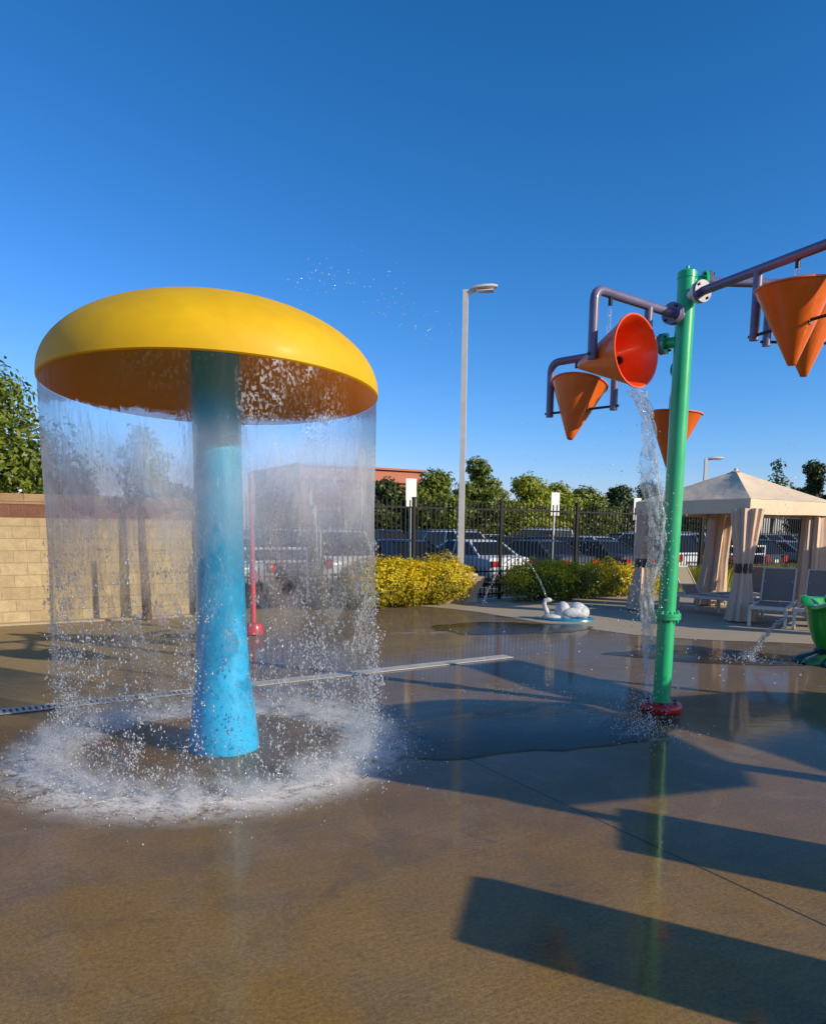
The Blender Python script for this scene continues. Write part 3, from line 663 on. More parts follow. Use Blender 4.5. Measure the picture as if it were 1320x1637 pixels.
def make_tree(loc, h, cr, leaf, seed, label, n=3500, size=.16, trunk_r=.13, lobes=9, low=.35, group=None, narrow=1.0, name='tree'):
    g = random.Random(seed); t = tag(empty(name, loc), label, 'tree', group)
    pts = [(0, 0, 0), (g.uniform(-.08, .08), g.uniform(-.08, .08), h * .3), (g.uniform(-.15, .15), g.uniform(-.15, .15), h * .6), (0, 0, h * .86)]
    mb = MB().tube(pts, [trunk_r, trunk_r * .8, trunk_r * .5, trunk_r * .12], 8)
    C = []
    for i in range(lobes):
        a = g.uniform(0, 6.28); q = g.uniform(.15, .75); zz = h * (low + (1 - low) * ((i + .5) / lobes) * .9)
        env = cr * (1 - .62 * abs(2 * ((zz / h - low) / (1 - low)) - .75)); x, y = math.cos(a) * env * q, math.sin(a) * env * q
        rr = max(.25 * cr, env * g.uniform(.42, .66)); C.append((x, y, zz, rr * narrow, rr * narrow, rr * g.uniform(.75, 1.05)))
        mb.tube([(pts[1][0], pts[1][1], h * .28 + .1 * i / lobes * h), (x * .5, y * .5, zz * .8), (x, y, zz)], [trunk_r * .4, trunk_r * .22, trunk_r * .06], 6)
    C.append((0, 0, h - .28 * cr, .34 * cr * narrow, .34 * cr * narrow, .34 * cr))
    mb.build('trunk', MAT['bark'], t, smooth=True)
    v, f = leaf_cloud(C, n, size, seed, .3)
    np_mesh('crown', v, f, leaf, t)
    return t
make_tree((-10.2, 17.5, 0), 5.3, 2.7, LEAF['green'], 5, 'dense green tree standing beyond the tan block wall', 16000, .08, .16, 18, .16, None, 1.15)
make_tree((-13.8, 17.5, 0), 4.7, 2.6, LEAF['dark'], 6, 'darker green tree at the left edge beyond the block wall', 5000, .09, .15, 10, .25)
make_tree((-6.9, 19.2, -.3), 3.3, 1.6, LEAF['green'], 8, 'low green tree beyond the wall, seen through the water curtain', 3000, .08, .12, 9, .3)
# slim young tree in front of the wall
yt = tag(empty('young_tree', (-4.62, 12.75, 0)), 'slim young tree with dark bare trunk standing before the block wall', 'tree')
MB().tube([(0, 0, 0), (-.02, 0, .7), (-.05, .02, 1.5), (-.02, 0, 2.2), (.02, 0, 3.0)], [.085, .075, .066, .05, .02], 10).build('trunk', MAT['bark'], yt, smooth=True)
v, f = leaf_cloud([(.05, 0, 2.75, .42, .42, .38), (-.2, .1, 2.45, .28, .28, .25), (.25, -.1, 2.4, .25, .25, .22), (.0, 0, 3.1, .25, .25, .25)], 1100, .055, 11, .2)
np_mesh('crown', v, f, LEAF['lime'], yt)

# ------------------------------------------------------------------ metal fence
FZ, PZ = 2.10, 2.26
fe0 = along(-7.0, 0); FL = 30.0
fen = tag(empty('metal_fence', fe0, ANG), 'long black metal picket fence dividing the splash pad from the car park', 'fence')
npan = int(FL / 2.4)
for i in range(npan + 1):
    MB().box((i * 2.4, 0, PZ / 2 + .02), (.065, .065, PZ + .04)).box((i * 2.4, 0, PZ + .05), (.08, .08, .03)).build('fence_post', MAT['fence'], fen)
for i in range(npan):
    x0 = i * 2.4 + .04; x1 = i * 2.4 + 2.36; mb = MB()
    for zz in (.13, .66, FZ): mb.box(((x0 + x1) / 2, 0, zz), (x1 - x0, .036, .036))
    nk = 20
    for k in range(nk):
        x = x0 + (k + .5) * (x1 - x0) / nk; mb.box((x, 0, (PZ + .06) / 2), (.023, .023, PZ - .06))
    mb.build('picket_panel', MAT['fence'], fen)

# ------------------------------------------------------------------ lamp post by the planting
def lamp_post(loc, h, label, rz, sc=1.0):
    t = tag(empty('lamp_post', loc, rz), label, 'lamp post', 'lamp posts')
    MB().tube([(0, 0, 0), (0, 0, h)], [.092 * sc, .078 * sc], 4).build('pole', MAT['offwhite'], t)
    MB().box((0, 0, .02), (.3 * sc, .3 * sc, .04)).build('base_plate', MAT['offwhite'], t)
    a = MB().tube([(0, 0, h - .10), (.18 * sc, 0, h - .02), (.30 * sc, 0, h + .02)], [.045 * sc, .04 * sc, .035 * sc], 10).build('arm', MAT['offwhite'], t)
    hd = MB(); st = [(.10, .06, .05), (.22, .13, .075), (.40, .155, .08), (.58, .135, .07), (.68, .07, .045)]
    vs = []
    for x, hw, hh in st:
        for k in range(12):
            q = 2 * math.pi * k / 12; vs.append((x * sc, math.cos(q) * hw * sc, h + .06 * x + math.sin(q) * hh * sc * (1 if math.sin(q) > 0 else .55)))
    fs = [(i * 12 + k, i * 12 + (k + 1) % 12, (i + 1) * 12 + (k + 1) % 12, (i + 1) * 12 + k) for i in range(4) for k in range(12)] + [tuple(range(11, -1, -1)), tuple(48 + k for k in range(12))]
    hdo = hd.add(vs, fs).build('lamp_head', MAT['offwhite'], t, smooth=True)
    MB().box((.42 * sc, 0, h - .035 * sc), (.36 * sc, .2 * sc, .02)).build('lens', MAT['head'], hdo)
    return t
lamp_post((1.06, 16.72, 0), 6.75, 'tall square white lamp post rising behind the golden bush', R(-8))
lamp_post((22.4, 58.0, -.3), 7.6, 'small far lamp post showing just behind the cabana roof', R(0), 1.9)

# ------------------------------------------------------------------ planting and low wall before the fence
def bush(name, loc, lx, ly, h, leaf, n, size, seed, label, rz=ANG, under=None, top_at=.5):
    under = under or LEAF['goldgreen']; g = random.Random(seed); t = tag(empty(name, loc, rz), label, 'bush', 'golden bushes along the fence')
    C = []
    for i in range(16):
        x = (g.random() - .5) * lx * .80; y = (g.random() - .5) * ly * .6; rr = g.uniform(.32, .46) * h * 1.25
        C.append((x, y, g.uniform(.42, .60) * h, rr * 1.15, min(rr, ly * .45), g.uniform(.40, .50) * h))
    for x in (-.34, -.1, .14, .34): C.append((x * lx, 0, .40 * h, .24 * lx * .8, ly * .42, .42 * h))
    mb = MB()
    for i in range(14):
        x = (g.random() - .5) * lx * .7; y = (g.random() - .5) * ly * .5
        mb.tube([(x * .7, y * .7, 0), (x, y, h * .4), (x * 1.15, y * 1.1, h * .75)], [.02, .014, .005], 5)
    mb.build('stems', MAT['bark'], t)
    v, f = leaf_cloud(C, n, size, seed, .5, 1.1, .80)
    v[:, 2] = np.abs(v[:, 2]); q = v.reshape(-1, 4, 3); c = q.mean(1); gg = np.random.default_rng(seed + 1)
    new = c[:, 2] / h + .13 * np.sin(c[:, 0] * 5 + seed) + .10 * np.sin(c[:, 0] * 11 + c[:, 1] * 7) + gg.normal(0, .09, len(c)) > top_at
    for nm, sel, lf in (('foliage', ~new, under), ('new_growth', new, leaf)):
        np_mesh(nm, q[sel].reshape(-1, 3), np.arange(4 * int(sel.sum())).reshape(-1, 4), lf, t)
    return t
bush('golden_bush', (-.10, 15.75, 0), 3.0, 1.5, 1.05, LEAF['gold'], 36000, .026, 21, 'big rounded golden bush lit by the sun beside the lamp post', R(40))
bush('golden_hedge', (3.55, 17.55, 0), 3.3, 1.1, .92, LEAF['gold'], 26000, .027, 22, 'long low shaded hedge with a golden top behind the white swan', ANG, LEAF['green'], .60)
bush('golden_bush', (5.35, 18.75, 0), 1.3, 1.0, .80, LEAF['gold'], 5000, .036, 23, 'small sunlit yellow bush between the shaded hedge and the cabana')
# low curved concrete wall behind the big bush
cw = tag(empty('low_wall', (0, 0, 0)), 'low curved pale concrete wall end behind the golden bush', 'low wall')
mbw = MB(); pts = []
for i in range(15):
    q = i / 14; pts.append((Vector((-1.6, 15.9, 0)) * (1 - q) + Vector((1.42, 16.72, 0)) * q + Vector((.10, -.15, 0)) * math.sin(q * 3.14), .66 if q < .8 else .66 - .0 * q))
vs = []; fs = []
for i, (p, h) in enumerate(pts):
    nrm = Vector((-.26, .96, 0)) * .13
    vs += [(p - nrm)[:2] + (0,) if False else (p.x - nrm.x, p.y - nrm.y, 0), (p.x - nrm.x, p.y - nrm.y, h), (p.x + nrm.x, p.y + nrm.y, h), (p.x + nrm.x, p.y + nrm.y, 0)]
for i in range(14):
    for k in range(3): fs.append((i * 4 + k, i * 4 + k + 1, i * 4 + k + 5, i * 4 + k + 4))
fs += [(3, 2, 1, 0), (56, 57, 58, 59)]
mbw.add(vs, fs).build('wall_body', dry_material('pale_concrete', (.50, .42, .28), (.42, .34, .22)), cw, bevel=.03)
mbw = MB(); cv = []
for i in range(9):                               # rounded flare at the foot of the wall end
    q = math.pi / 2 * i / 8; cv.append((1.56 + .02 - .46 * (1 - math.cos(q)), .50 * (1 - math.sin(q))))
side = [(1.10, 0.0)] + [(1.58 - .48 * (i / 8) ** 2, .60 - .60 * (i / 8)) for i in range(9)][::-1] + [(1.10, .60)]
mbf = MB(); vs = [(x, 16.40, z) for x, z in side] + [(x, 16.66, z) for x, z in side]; n_ = len(side)
mbf.add(vs, [tuple(range(n_ - 1, -1, -1)), tuple(range(n_, 2 * n_))] + [(i, (i + 1) % n_, n_ + (i + 1) % n_, n_ + i) for i in range(n_)]).build('wall_flare', MAT['deck'], cw)

def grass(loc, n, h, spread, seed, label):
    g = np.random.default_rng(seed); vs = []; fs = []
    for i in range(n):
        a = g.uniform(0, 6.28); r = spread * math.sqrt(g.uniform()) * .5; x, y = r * math.cos(a), r * math.sin(a); L = h * g.uniform(.6, 1.1); b = g.uniform(.1, .5) * L; wv = .008
        px, py = -math.sin(a) * wv, math.cos(a) * wv
        m_ = (x + math.cos(a) * b * .35, y + math.sin(a) * b * .35, L * .65); t_ = (x + math.cos(a) * b, y + math.sin(a) * b, L * .95)
        o = len(vs); vs += [(x - px, y - py, 0), (x + px, y + py, 0), (m_[0] + px, m_[1] + py, m_[2]), (m_[0] - px, m_[1] - py, m_[2]), t_]
        fs += [(o, o + 1, o + 2, o + 3), (o + 3, o + 2, o + 4)]
    return tag(MB().add(vs, fs).build('grass_clump', LEAF['grass'], None, loc), label, 'grass clump', 'yellow grass clumps along the fence')
for k, (s, lab) in enumerate(((4.55, 'yellow green grass clump left of the cabana curtain, next to the bush'), (5.7, 'yellow grass clump just left of the green pole, below the fence'), (6.6, 'yellow grass clump behind the green pole, below the fence'), (7.45, 'tall yellow grass clump right of the green pole behind the left lounger'), (9.6, 'yellow grass clump under the cabana behind the strapped curtain'), (10.6, 'yellow grass clump behind the pair of grey loungers'))):
    c = along(s, -.45, .004); grass(c, 420, .75, .95, 40 + k, lab)

# ------------------------------------------------------------------ red spray pole
rp = tag(empty('spray_pole', (-2.42, 11.1, 0)), 'thin red spray pole half hidden behind the blue mushroom trunk', 'water feature')
MB().tube([(0, 0, .1), (0, 0, 2.35), (-.02, 0, 2.42)], [.045, .04, .03], 14).build('pole', MAT['redpole'], rp, smooth=True)
MB().lathe([(.05, .2), (.12, .17), (.15, .1), (.15, .02), (.05, .012)], 24).build('base_collar', mat('red_paint_bright', (.62, .015, .02), .3, coat=.4), rp, smooth=True)
MB().tube([(0, 0, .86), (0, 0, .90)], .085, 18).tube([(0, 0, .905), (0, 0, .945)], .085, 18).build('flange', MAT['redpole'], rp, smooth=True)

# ------------------------------------------------------------------ white swan spray toy
sw = tag(empty('swan_spray', (2.79, 13.45, 0)), 'small white swan spray toy on a blue base squirting a thin arc', 'water toy')
pb = [(.001, .05), (.30, .055), (.42, .05), (.46, .03), (.47, .004)]
o = MB().lathe(pb, 40).build('base_plate', mat('swan_base_blue', (.02, .20, .34), .3, coat=.4, noise=(9, .25)), sw, smooth=True); o.scale = (1.12, .8, 1); o.location = (.06, 0, 0)
def blob(parts, seg=24):
    mb = MB()
    for (c, rx, ry, rz) in parts:
        pr = [(max(.001, math.sin(math.pi * i / 12)), -math.cos(math.pi * i / 12)) for i in range(13)]
        mb.lathe(pr, seg, c, Matrix(((rx, 0, 0), (0, ry, 0), (0, 0, rz))))
    return mb
SWM = mat('weathered_white', (.52, .54, .54), .55, noise=(11, .25), bump=(18, .4, .02))
body = blob([((-.06, 0, .17), .155, .19, .20), ((.0, 0, .10), .22, .2, .13)]).build('body', SWM, sw, smooth=True)
wg = blob([((.22, .0, .185), .20, .19, .175), ((.30, -.02, .16), .17, .18, .15)]).build('wing', SWM, sw, smooth=True)
blob([((.10, -.17, .16), .20, .06, .10), ((.24, -.17, .13), .15, .05, .07)]).build('wing', SWM, sw, smooth=True)
MB().tube([(-.33, 0, .04), (-.36, 0, .14), (-.41, 0, .25), (-.43, 0, .33), (-.41, 0, .385), (-.36, 0, .40)], [.085, .052, .045, .042, .05, .04], 14).build('neck', SWM, sw, smooth=True)
blob([((-.355, 0, .395), .075, .05, .05)], 16).build('head', SWM, sw, smooth=True)
MB().tube([(-.30, 0, .392), (-.24, 0, .38)], [.022, .008], 8).build('beak', MAT['black'], sw)
blob([((-.27, -.06, .07), .2, .16, .06)], 16).build('breast', SWM, sw, smooth=True)
sw.scale = (.92, .92, .92)
def water_arc(name, p0, v, tmax, r, label, seed, nd=250):
    p0, v = Vector(p0), Vector(v); pts = []; rs = []; g = random.Random(seed)
    for i in range(40):
        t = tmax * i / 39; pts.append(p0 + v * t + Vector((0, 0, -4.9 * t * t))); rs.append(r * g.uniform(.75, 1.2) * (1 - .5 * i / 39))
    o = tag(MB().tube(pts, rs, 8).build(name, MAT['water'], smooth=True), label, 'water')
    gg = np.random.default_rng(seed); t = tmax * gg.uniform(.2, 1.0, nd) ** .6
    P = np.array([p0]) + np.array([v]) * t[:, None] + np.stack([0 * t, 0 * t, -4.9 * t * t], -1) + gg.normal(0, .03, (nd, 3)) * (t / tmax)[:, None]
    P[:, 2] = np.maximum(P[:, 2], .012)
    droplets(name + '_drops', P, gg.uniform(.003, .009, nd), 1.3, 'drops falling from the ' + label)
water_arc('water_arc', (2.43, 13.45, .42), (-1.45, .0, 3.75), .80, .016, 'thin arc of water squirting left from the white swan', 61, 120)

# ------------------------------------------------------------------ cabana
CA = R(33); CX, CY = 2.62, 2.35
ca = tag(empty('cabana', (5.98, 13.40, 0), CA), 'tan canvas cabana with hipped roof and tied back curtains', 'cabana')
EH, VH, PK = 2.23, .27, 2.86
OV = .10
corner = [(-OV, -OV), (CX + OV, -OV), (CX + OV, CY + OV), (-OV, CY + OV)]
mb = MB(); N = 16
for k in range(4):                                # four roof slopes with a little sag
    a, b = Vector((*corner[k], 0)), Vector((*corner[(k + 1) % 4], 0)); c = Vector((CX / 2, CY / 2, 0)); o = len(mb.v); vs = []
    for i in range(N + 1):
        t = i / N
        for j in range(N + 1):
            s = j / N; p = (a * (1 - s) + b * s) * (1 - t) + c * t
            z = EH + (PK - EH) * (t ** 1.03) - .05 * math.sin(math.pi * t) * (math.sin(math.pi * s) ** 1) + (.0 if t > 0 else -.012 * math.sin(s * math.pi * 3) ** 2)
            vs.append((p.x, p.y, z))
    mb.add(vs, [(i * (N + 1) + j, i * (N + 1) + j + 1, (i + 1) * (N + 1) + j + 1, (i + 1) * (N + 1) + j) for i in range(N) for j in range(N)])
roof = mb.build('roof', MAT['canvas'], ca, smooth=True)
mb = MB()
for k in range(4):
    a, b = Vector((*corner[k], 0)), Vector((*corner[(k + 1) % 4], 0)); nrm = (b - a).cross(Vector((0, 0, 1))).normalized(); vs = []
    for i in range(25):
        s = i / 24; p = a * (1 - s) + b * s
        for zz, q in ((EH - .004 - .012 * math.sin(s * math.pi * 3) ** 2, 0), (EH - VH * .5, .008 * math.sin(s * 19 + k)), (EH - VH - .008 * math.sin(s * math.pi * 2), .014 * math.sin(s * 23 + k * 2))):
            r_ = p + nrm * (q + .004); vs.append((r_.x, r_.y, zz))
    mb.add(vs, [(i * 3 + j, (i + 1) * 3 + j, (i + 1) * 3 + j + 1, i * 3 + j + 1) for i in range(24) for j in range(2)])
mb.build('valance', MAT['canvas'], roof, smooth=True)
MB().lathe([(.001, PK + .05), (.03, PK + .04), (.04, PK + .0), (.10, PK - .03)], 12, (CX / 2, CY / 2, 0)).build('roof_finial', MAT['canvas'], roof, smooth=True)
for k, (x, y) in enumerate(((0, 0), (CX, 0), (CX, CY), (0, CY))):
    MB().box((x, y, EH / 2 - .1), (.05, .05, EH - .2)).build('post', MAT['frame'], ca)
def drape(x, y, prof, folds, seed, strap=None, ex=1.0, ey=1.0, ang=0.0):
    """gathered curtain: prof = (z, radius, shift x, shift y)"""
    g = random.Random(seed); vs = []; n = 72; pz = np.array(prof); zs = np.linspace(pz[0, 0], pz[-1, 0], 36); ph = g.uniform(0, 6)
    for z in zs:
        r = np.interp(z, pz[:, 0], pz[:, 1]); sx = np.interp(z, pz[:, 0], pz[:, 2]); sy = np.interp(z, pz[:, 0], pz[:, 3])
        for k in range(n):
            a = 2 * math.pi * k / n; rr = r * (1 + .17 * math.sin(folds * a + ph) + .06 * math.sin(2.3 * folds * a + 1 + z))
            px, py = rr * ex * math.cos(a), rr * ey * math.sin(a)
            vs.append((x + sx + px * math.cos(ang) - py * math.sin(ang), y + sy + px * math.sin(ang) + py * math.cos(ang), z))
    fs = [(i * n + k, i * n + (k + 1) % n, (i + 1) * n + (k + 1) % n, (i + 1) * n + k) for i in range(35) for k in range(n)]
    o = MB().add(vs, fs).build('curtain', MAT['curtain'], ca, smooth=True)
    if strap:
        r = np.interp(strap, pz[:, 0], pz[:, 1])
        MB().lathe([(r * 1.16, strap - .085), (r * 1.21, strap - .08), (r * 1.21, strap + .08), (r * 1.16, strap + .085)], 28, (x, y, 0)).build('tie_strap', MAT['black'], o, smooth=True)
tied = [(.03, .23, 0, 0), (.3, .20, 0, 0), (.75, .145, 0, 0), (.98, .125, 0, 0), (1.2, .15, 0, 0), (1.7, .21, .03, .02), (2.05, .25, .05, .03)]
drape(.02, .02, tied, 9, 1, .98)
drape(.02, CY - .02, [(.03, .23, -.03, 0), (.3, .20, -.02, 0), (.75, .13, 0, 0), (.98, .11, 0, 0), (1.2, .12, 0, 0), (2.05, .17, .03, -.03)], 7, 2, .98)
drape(CX - .1, .06, [(.03, .27, 0, .05), (1.0, .24, 0, .05), (2.05, .22, 0, .05)], 8, 3, None, 1.5, .8, 0)
drape(CX - .12, CY - .1, [(.03, .26, -.25, 0), (1.0, .20, -.12, 0), (2.05, .20, .0, 0)], 8, 4, None, 1.1, 1.1)

cb = copy_tree(ca); cb.location = (9.3, 10.3, 0); cb.rotation_euler = (0, 0, R(33)); cb['label'] = 'unseen tan cabana added right of the frame to shade the loungers'; cb['group'] = 'tan cabanas on the deck'; ca['group'] = 'tan cabanas on the deck'  # unseen second cabana, added so its shadow covers deck and loungers

# ------------------------------------------------------------------ loungers
def lounger(loc, rz, label, back_tilt=R(62)):
    t = tag(empty('sun_lounger', loc, rz), label, 'lounger', 'grey sling loungers by the cabana')
    W, L, S, B = .56, 1.28, .34, .64          # foot at +x, backrest hinged at x = 0
    fr = MB()
    for s in (-1, 1): fr.box((L / 2, s * W / 2, S), (L, .045, .06))
    fr.box((L - .02, 0, S), (.045, W - .05, .06)); fr.box((.02, 0, S), (.045, W - .05, .05))
    for s in (-1, 1): fr.box((-.3, s * W / 2, S), (.6, .045, .06))
    fr.build('frame', MAT['frame'], t, bevel=.008)
    for (x, s) in ((L - .05, 1), (L - .05, -1), (-.5, 1), (-.5, -1)):
        MB().box((x, s * W / 2, (S - .03) / 2), (.055, .05, S - .032)).build('leg', MAT['frame'], t, bevel=.006)
    vs = []; n = 10
    for i in range(n + 1):
        x = .05 + (L - .1) * i / n; z = S + .02 - .02 * math.sin(math.pi * i / n)
        vs += [(x, -W / 2 + .025, z), (x, W / 2 - .025, z), (x, W / 2 - .025, z - .012), (x, -W / 2 + .025, z - .012)]
    fs = [(i * 4 + a, i * 4 + (a + 1) % 4, i * 4 + 4 + (a + 1) % 4, i * 4 + 4 + a) for i in range(n) for a in range(4)] + [(0, 1, 2, 3), (n * 4 + 3, n * 4 + 2, n * 4 + 1, n * 4)]
    MB().add(vs, fs).build('seat_sling', MAT['sling'], t)
    cx, sx = -math.cos(back_tilt), math.sin(back_tilt)
    bk = MB()
    for s in (-1, 1): bk.tube([(0, s * (W / 2 - .01), S + .03), (cx * B, s * (W / 2 - .01), S + .03 + sx * B)], .017, 8)
    bk.tube([(cx * B, -W / 2 + .01, S + .03 + sx * B), (cx * B, W / 2 - .01, S + .03 + sx * B)], .017, 8)
    bk.build('back_frame', MAT['frame'], t)
    vs = []
    for i in range(n + 1):
        q = B * i / n; sag = -.02 * math.sin(math.pi * i / n); x = cx * q + sx * sag * -1 * -1; z = S + .03 + sx * q + cx * sag
        vs += [(x, -W / 2 + .02, z), (x, W / 2 - .02, z), (x - .012, W / 2 - .02, z), (x - .012, -W / 2 + .02, z)]
    MB().add(vs, fs).build('back_sling', MAT['sling'], t)
    MB().tube([(cx * B * .6, -W / 2 + .05, S + .03 + sx * B * .6), (-.55, -W / 2 + .05, S)], .012, 6).tube([(cx * B * .6, W / 2 - .05, S + .03 + sx * B * .6), (-.55, W / 2 - .05, S)], .012, 6).build('back_strut', MAT['frame'], t)
    return t
lounger((5.70, 15.05, .004), R(-52), 'grey lounger left of the strapped front curtain, white legs in the sun', R(58))
lounger((6.72, 13.62, .004), R(180 + 58), 'grey lounger just right of the strapped curtain with its foot towards us', R(68))
lounger((7.35, 13.25, .004), R(180 + 56), 'rightmost grey lounger, partly behind the green pot sprayer', R(66))
lounger((7.15, 15.6, .004), R(205), 'grey lounger under the cabana roof behind the strapped curtain', R(55))

# ------------------------------------------------------------------ green pot sprayer at the right edge
po = tag(empty('pot_sprayer', (5.36, 9.2, 0)), 'glossy green pot sprayer on a dark green leafy base at the right edge', 'water toy')
pot_g = mat('pot_green', (.02, .36, .035), .18, coat=.6, noise=(5, .1))
MB().lathe([(.22, .16), (.25, .18), (.30, .28), (.355, .44), (.395, .60), (.415, .70), (.43, .72)], 48).build('pot', pot_g, po, smooth=True)
lip = []
n = 64
vs = []; prof = [(.41, .70), (.46, .71), (.485, .74), (.48, .78), (.43, .80), (.37, .78), (.33, .70), (.001, .66)]
for (r, z) in prof:
    for k in range(n):
        a = 2 * math.pi * k / n; wob = .035 * math.sin(3 * a + .6) + .02 * math.sin(5 * a); vs.append((r * (1 + .02 * math.sin(4 * a)) * math.cos(a), r * math.sin(a), z + (wob if r > .3 else 0)))
MB().add(vs, [(i * n + k, i * n + (k + 1) % n, (i + 1) * n + (k + 1) % n, (i + 1) * n + k) for i in range(len(prof) - 1) for k in range(n)]).build('lip', pot_g, po, smooth=True)
blob([((.02, .06, .80), .20, .16, .13), ((-.08, -.12, .76), .14, .12, .08)]).build('head', pot_g, po, smooth=True)
dg = mat('dark_green_base', (.012, .085, .03), .22, coat=.5, noise=(7, .35))
mbb = MB(); g = random.Random(4)
for k in range(9):
    a = 2 * math.pi * k / 9; L = g.uniform(.50, .62)
    st = [(.10, .10, .17), (.28, .17, .13), (.44, .15, .075), (L, .04, .02)]; vs = []
    for r, hw, hh in st:
        for q in range(9):
            b = math.pi * q / 8; lx, lz = hw * math.cos(b), hh * math.sin(b) + .004
            vs.append((r * math.cos(a) - lx * math.sin(a), r * math.sin(a) + lx * math.cos(a), lz))
    mbb.add(vs, [(i * 9 + q, i * 9 + q + 1, (i + 1) * 9 + q + 1, (i + 1) * 9 + q) for i in range(3) for q in range(8)])
mbb.build('leafy_base', dg, po, smooth=True)
MB().lathe([(.26, .10), (.27, .15), (.235, .185)], 32).build('collar', MAT['black'], po, smooth=True)
water_arc('pot_jet', (4.92, 9.14, .58), (-1.45, .35, .75), .43, .018, 'spray arc from the green pot falling onto the wet pad', 71, 500)
n = 420
a = rng.uniform(0, 6.28, n); r = np.abs(rng.normal(0, .22, n)); z = np.abs(rng.normal(0, .08, n)) * np.exp(-r * 3) + .008
droplets('pot_splash', np.stack([4.25 + r * np.cos(a), 9.32 + r * np.sin(a), z], -1), rng.uniform(.003, .008, n), 1.2, 'white splash drops where the spray of the green pot lands')
tag(MB().lathe([(.001, .2), (.2, .18), (.36, .07), (.38, .01), (.001, .01)], 24).build('pot_mist', mist_material(7, .2, False), None, (4.25, 9.32, 0)), 'small puff of spray left of the green pot', 'mist', kind='stuff')

# ------------------------------------------------------------------ car park: signs, cars, trolley rail
def sign(s, d, z0, z1, label, w=.30):
    c = along(s, d, -.10); t = tag(empty('parking_sign', c, ANG), label, 'sign', 'white parking signs beyond the fence')
    MB().tube([(0, 0, 0), (0, 0, z0 + .45)], .03, 8).build('post', MAT['offwhite'], t)
    MB().box((0, -.045, (z0 + z1) / 2 + .32), (w, .008, z1 - z0)).build('plate', mat('sign_white', (.72, .72, .68), .4, noise=(3, .05)), t, bevel=.003)
    return t
sign(-1.35, 1.6, 1.95, 2.62, 'white parking sign left of the lamp post above the golden bush')
sign(3.25, 1.6, 1.82, 2.45, 'white parking sign right of the lamp post above the shaded hedge')
sign(6.45, 1.6, 1.75, 2.40, 'white parking sign beside the falling bucket stream')
sign(13.2, 3.0, 1.6, 2.3, 'white parking sign seen under the cabana roof')
PAINT = {}
for nm, c, rg in (('white', (.74, .75, .75), .25), ('silver', (.40, .41, .42), .25), ('black', (.012, .012, .014), .18), ('dark grey', (.06, .065, .07), .22), ('navy blue', (.018, .03, .085), .2), ('bright blue', (.03, .09, .25), .22), ('dark red', (.24, .015, .02), .22), ('grey', (.17, .175, .18), .25)):
    PAINT[nm] = mat('car_paint_' + nm.replace(' ', '_'), c, rg + .1, coat=.3, coat_rough=.08, spec=.3)
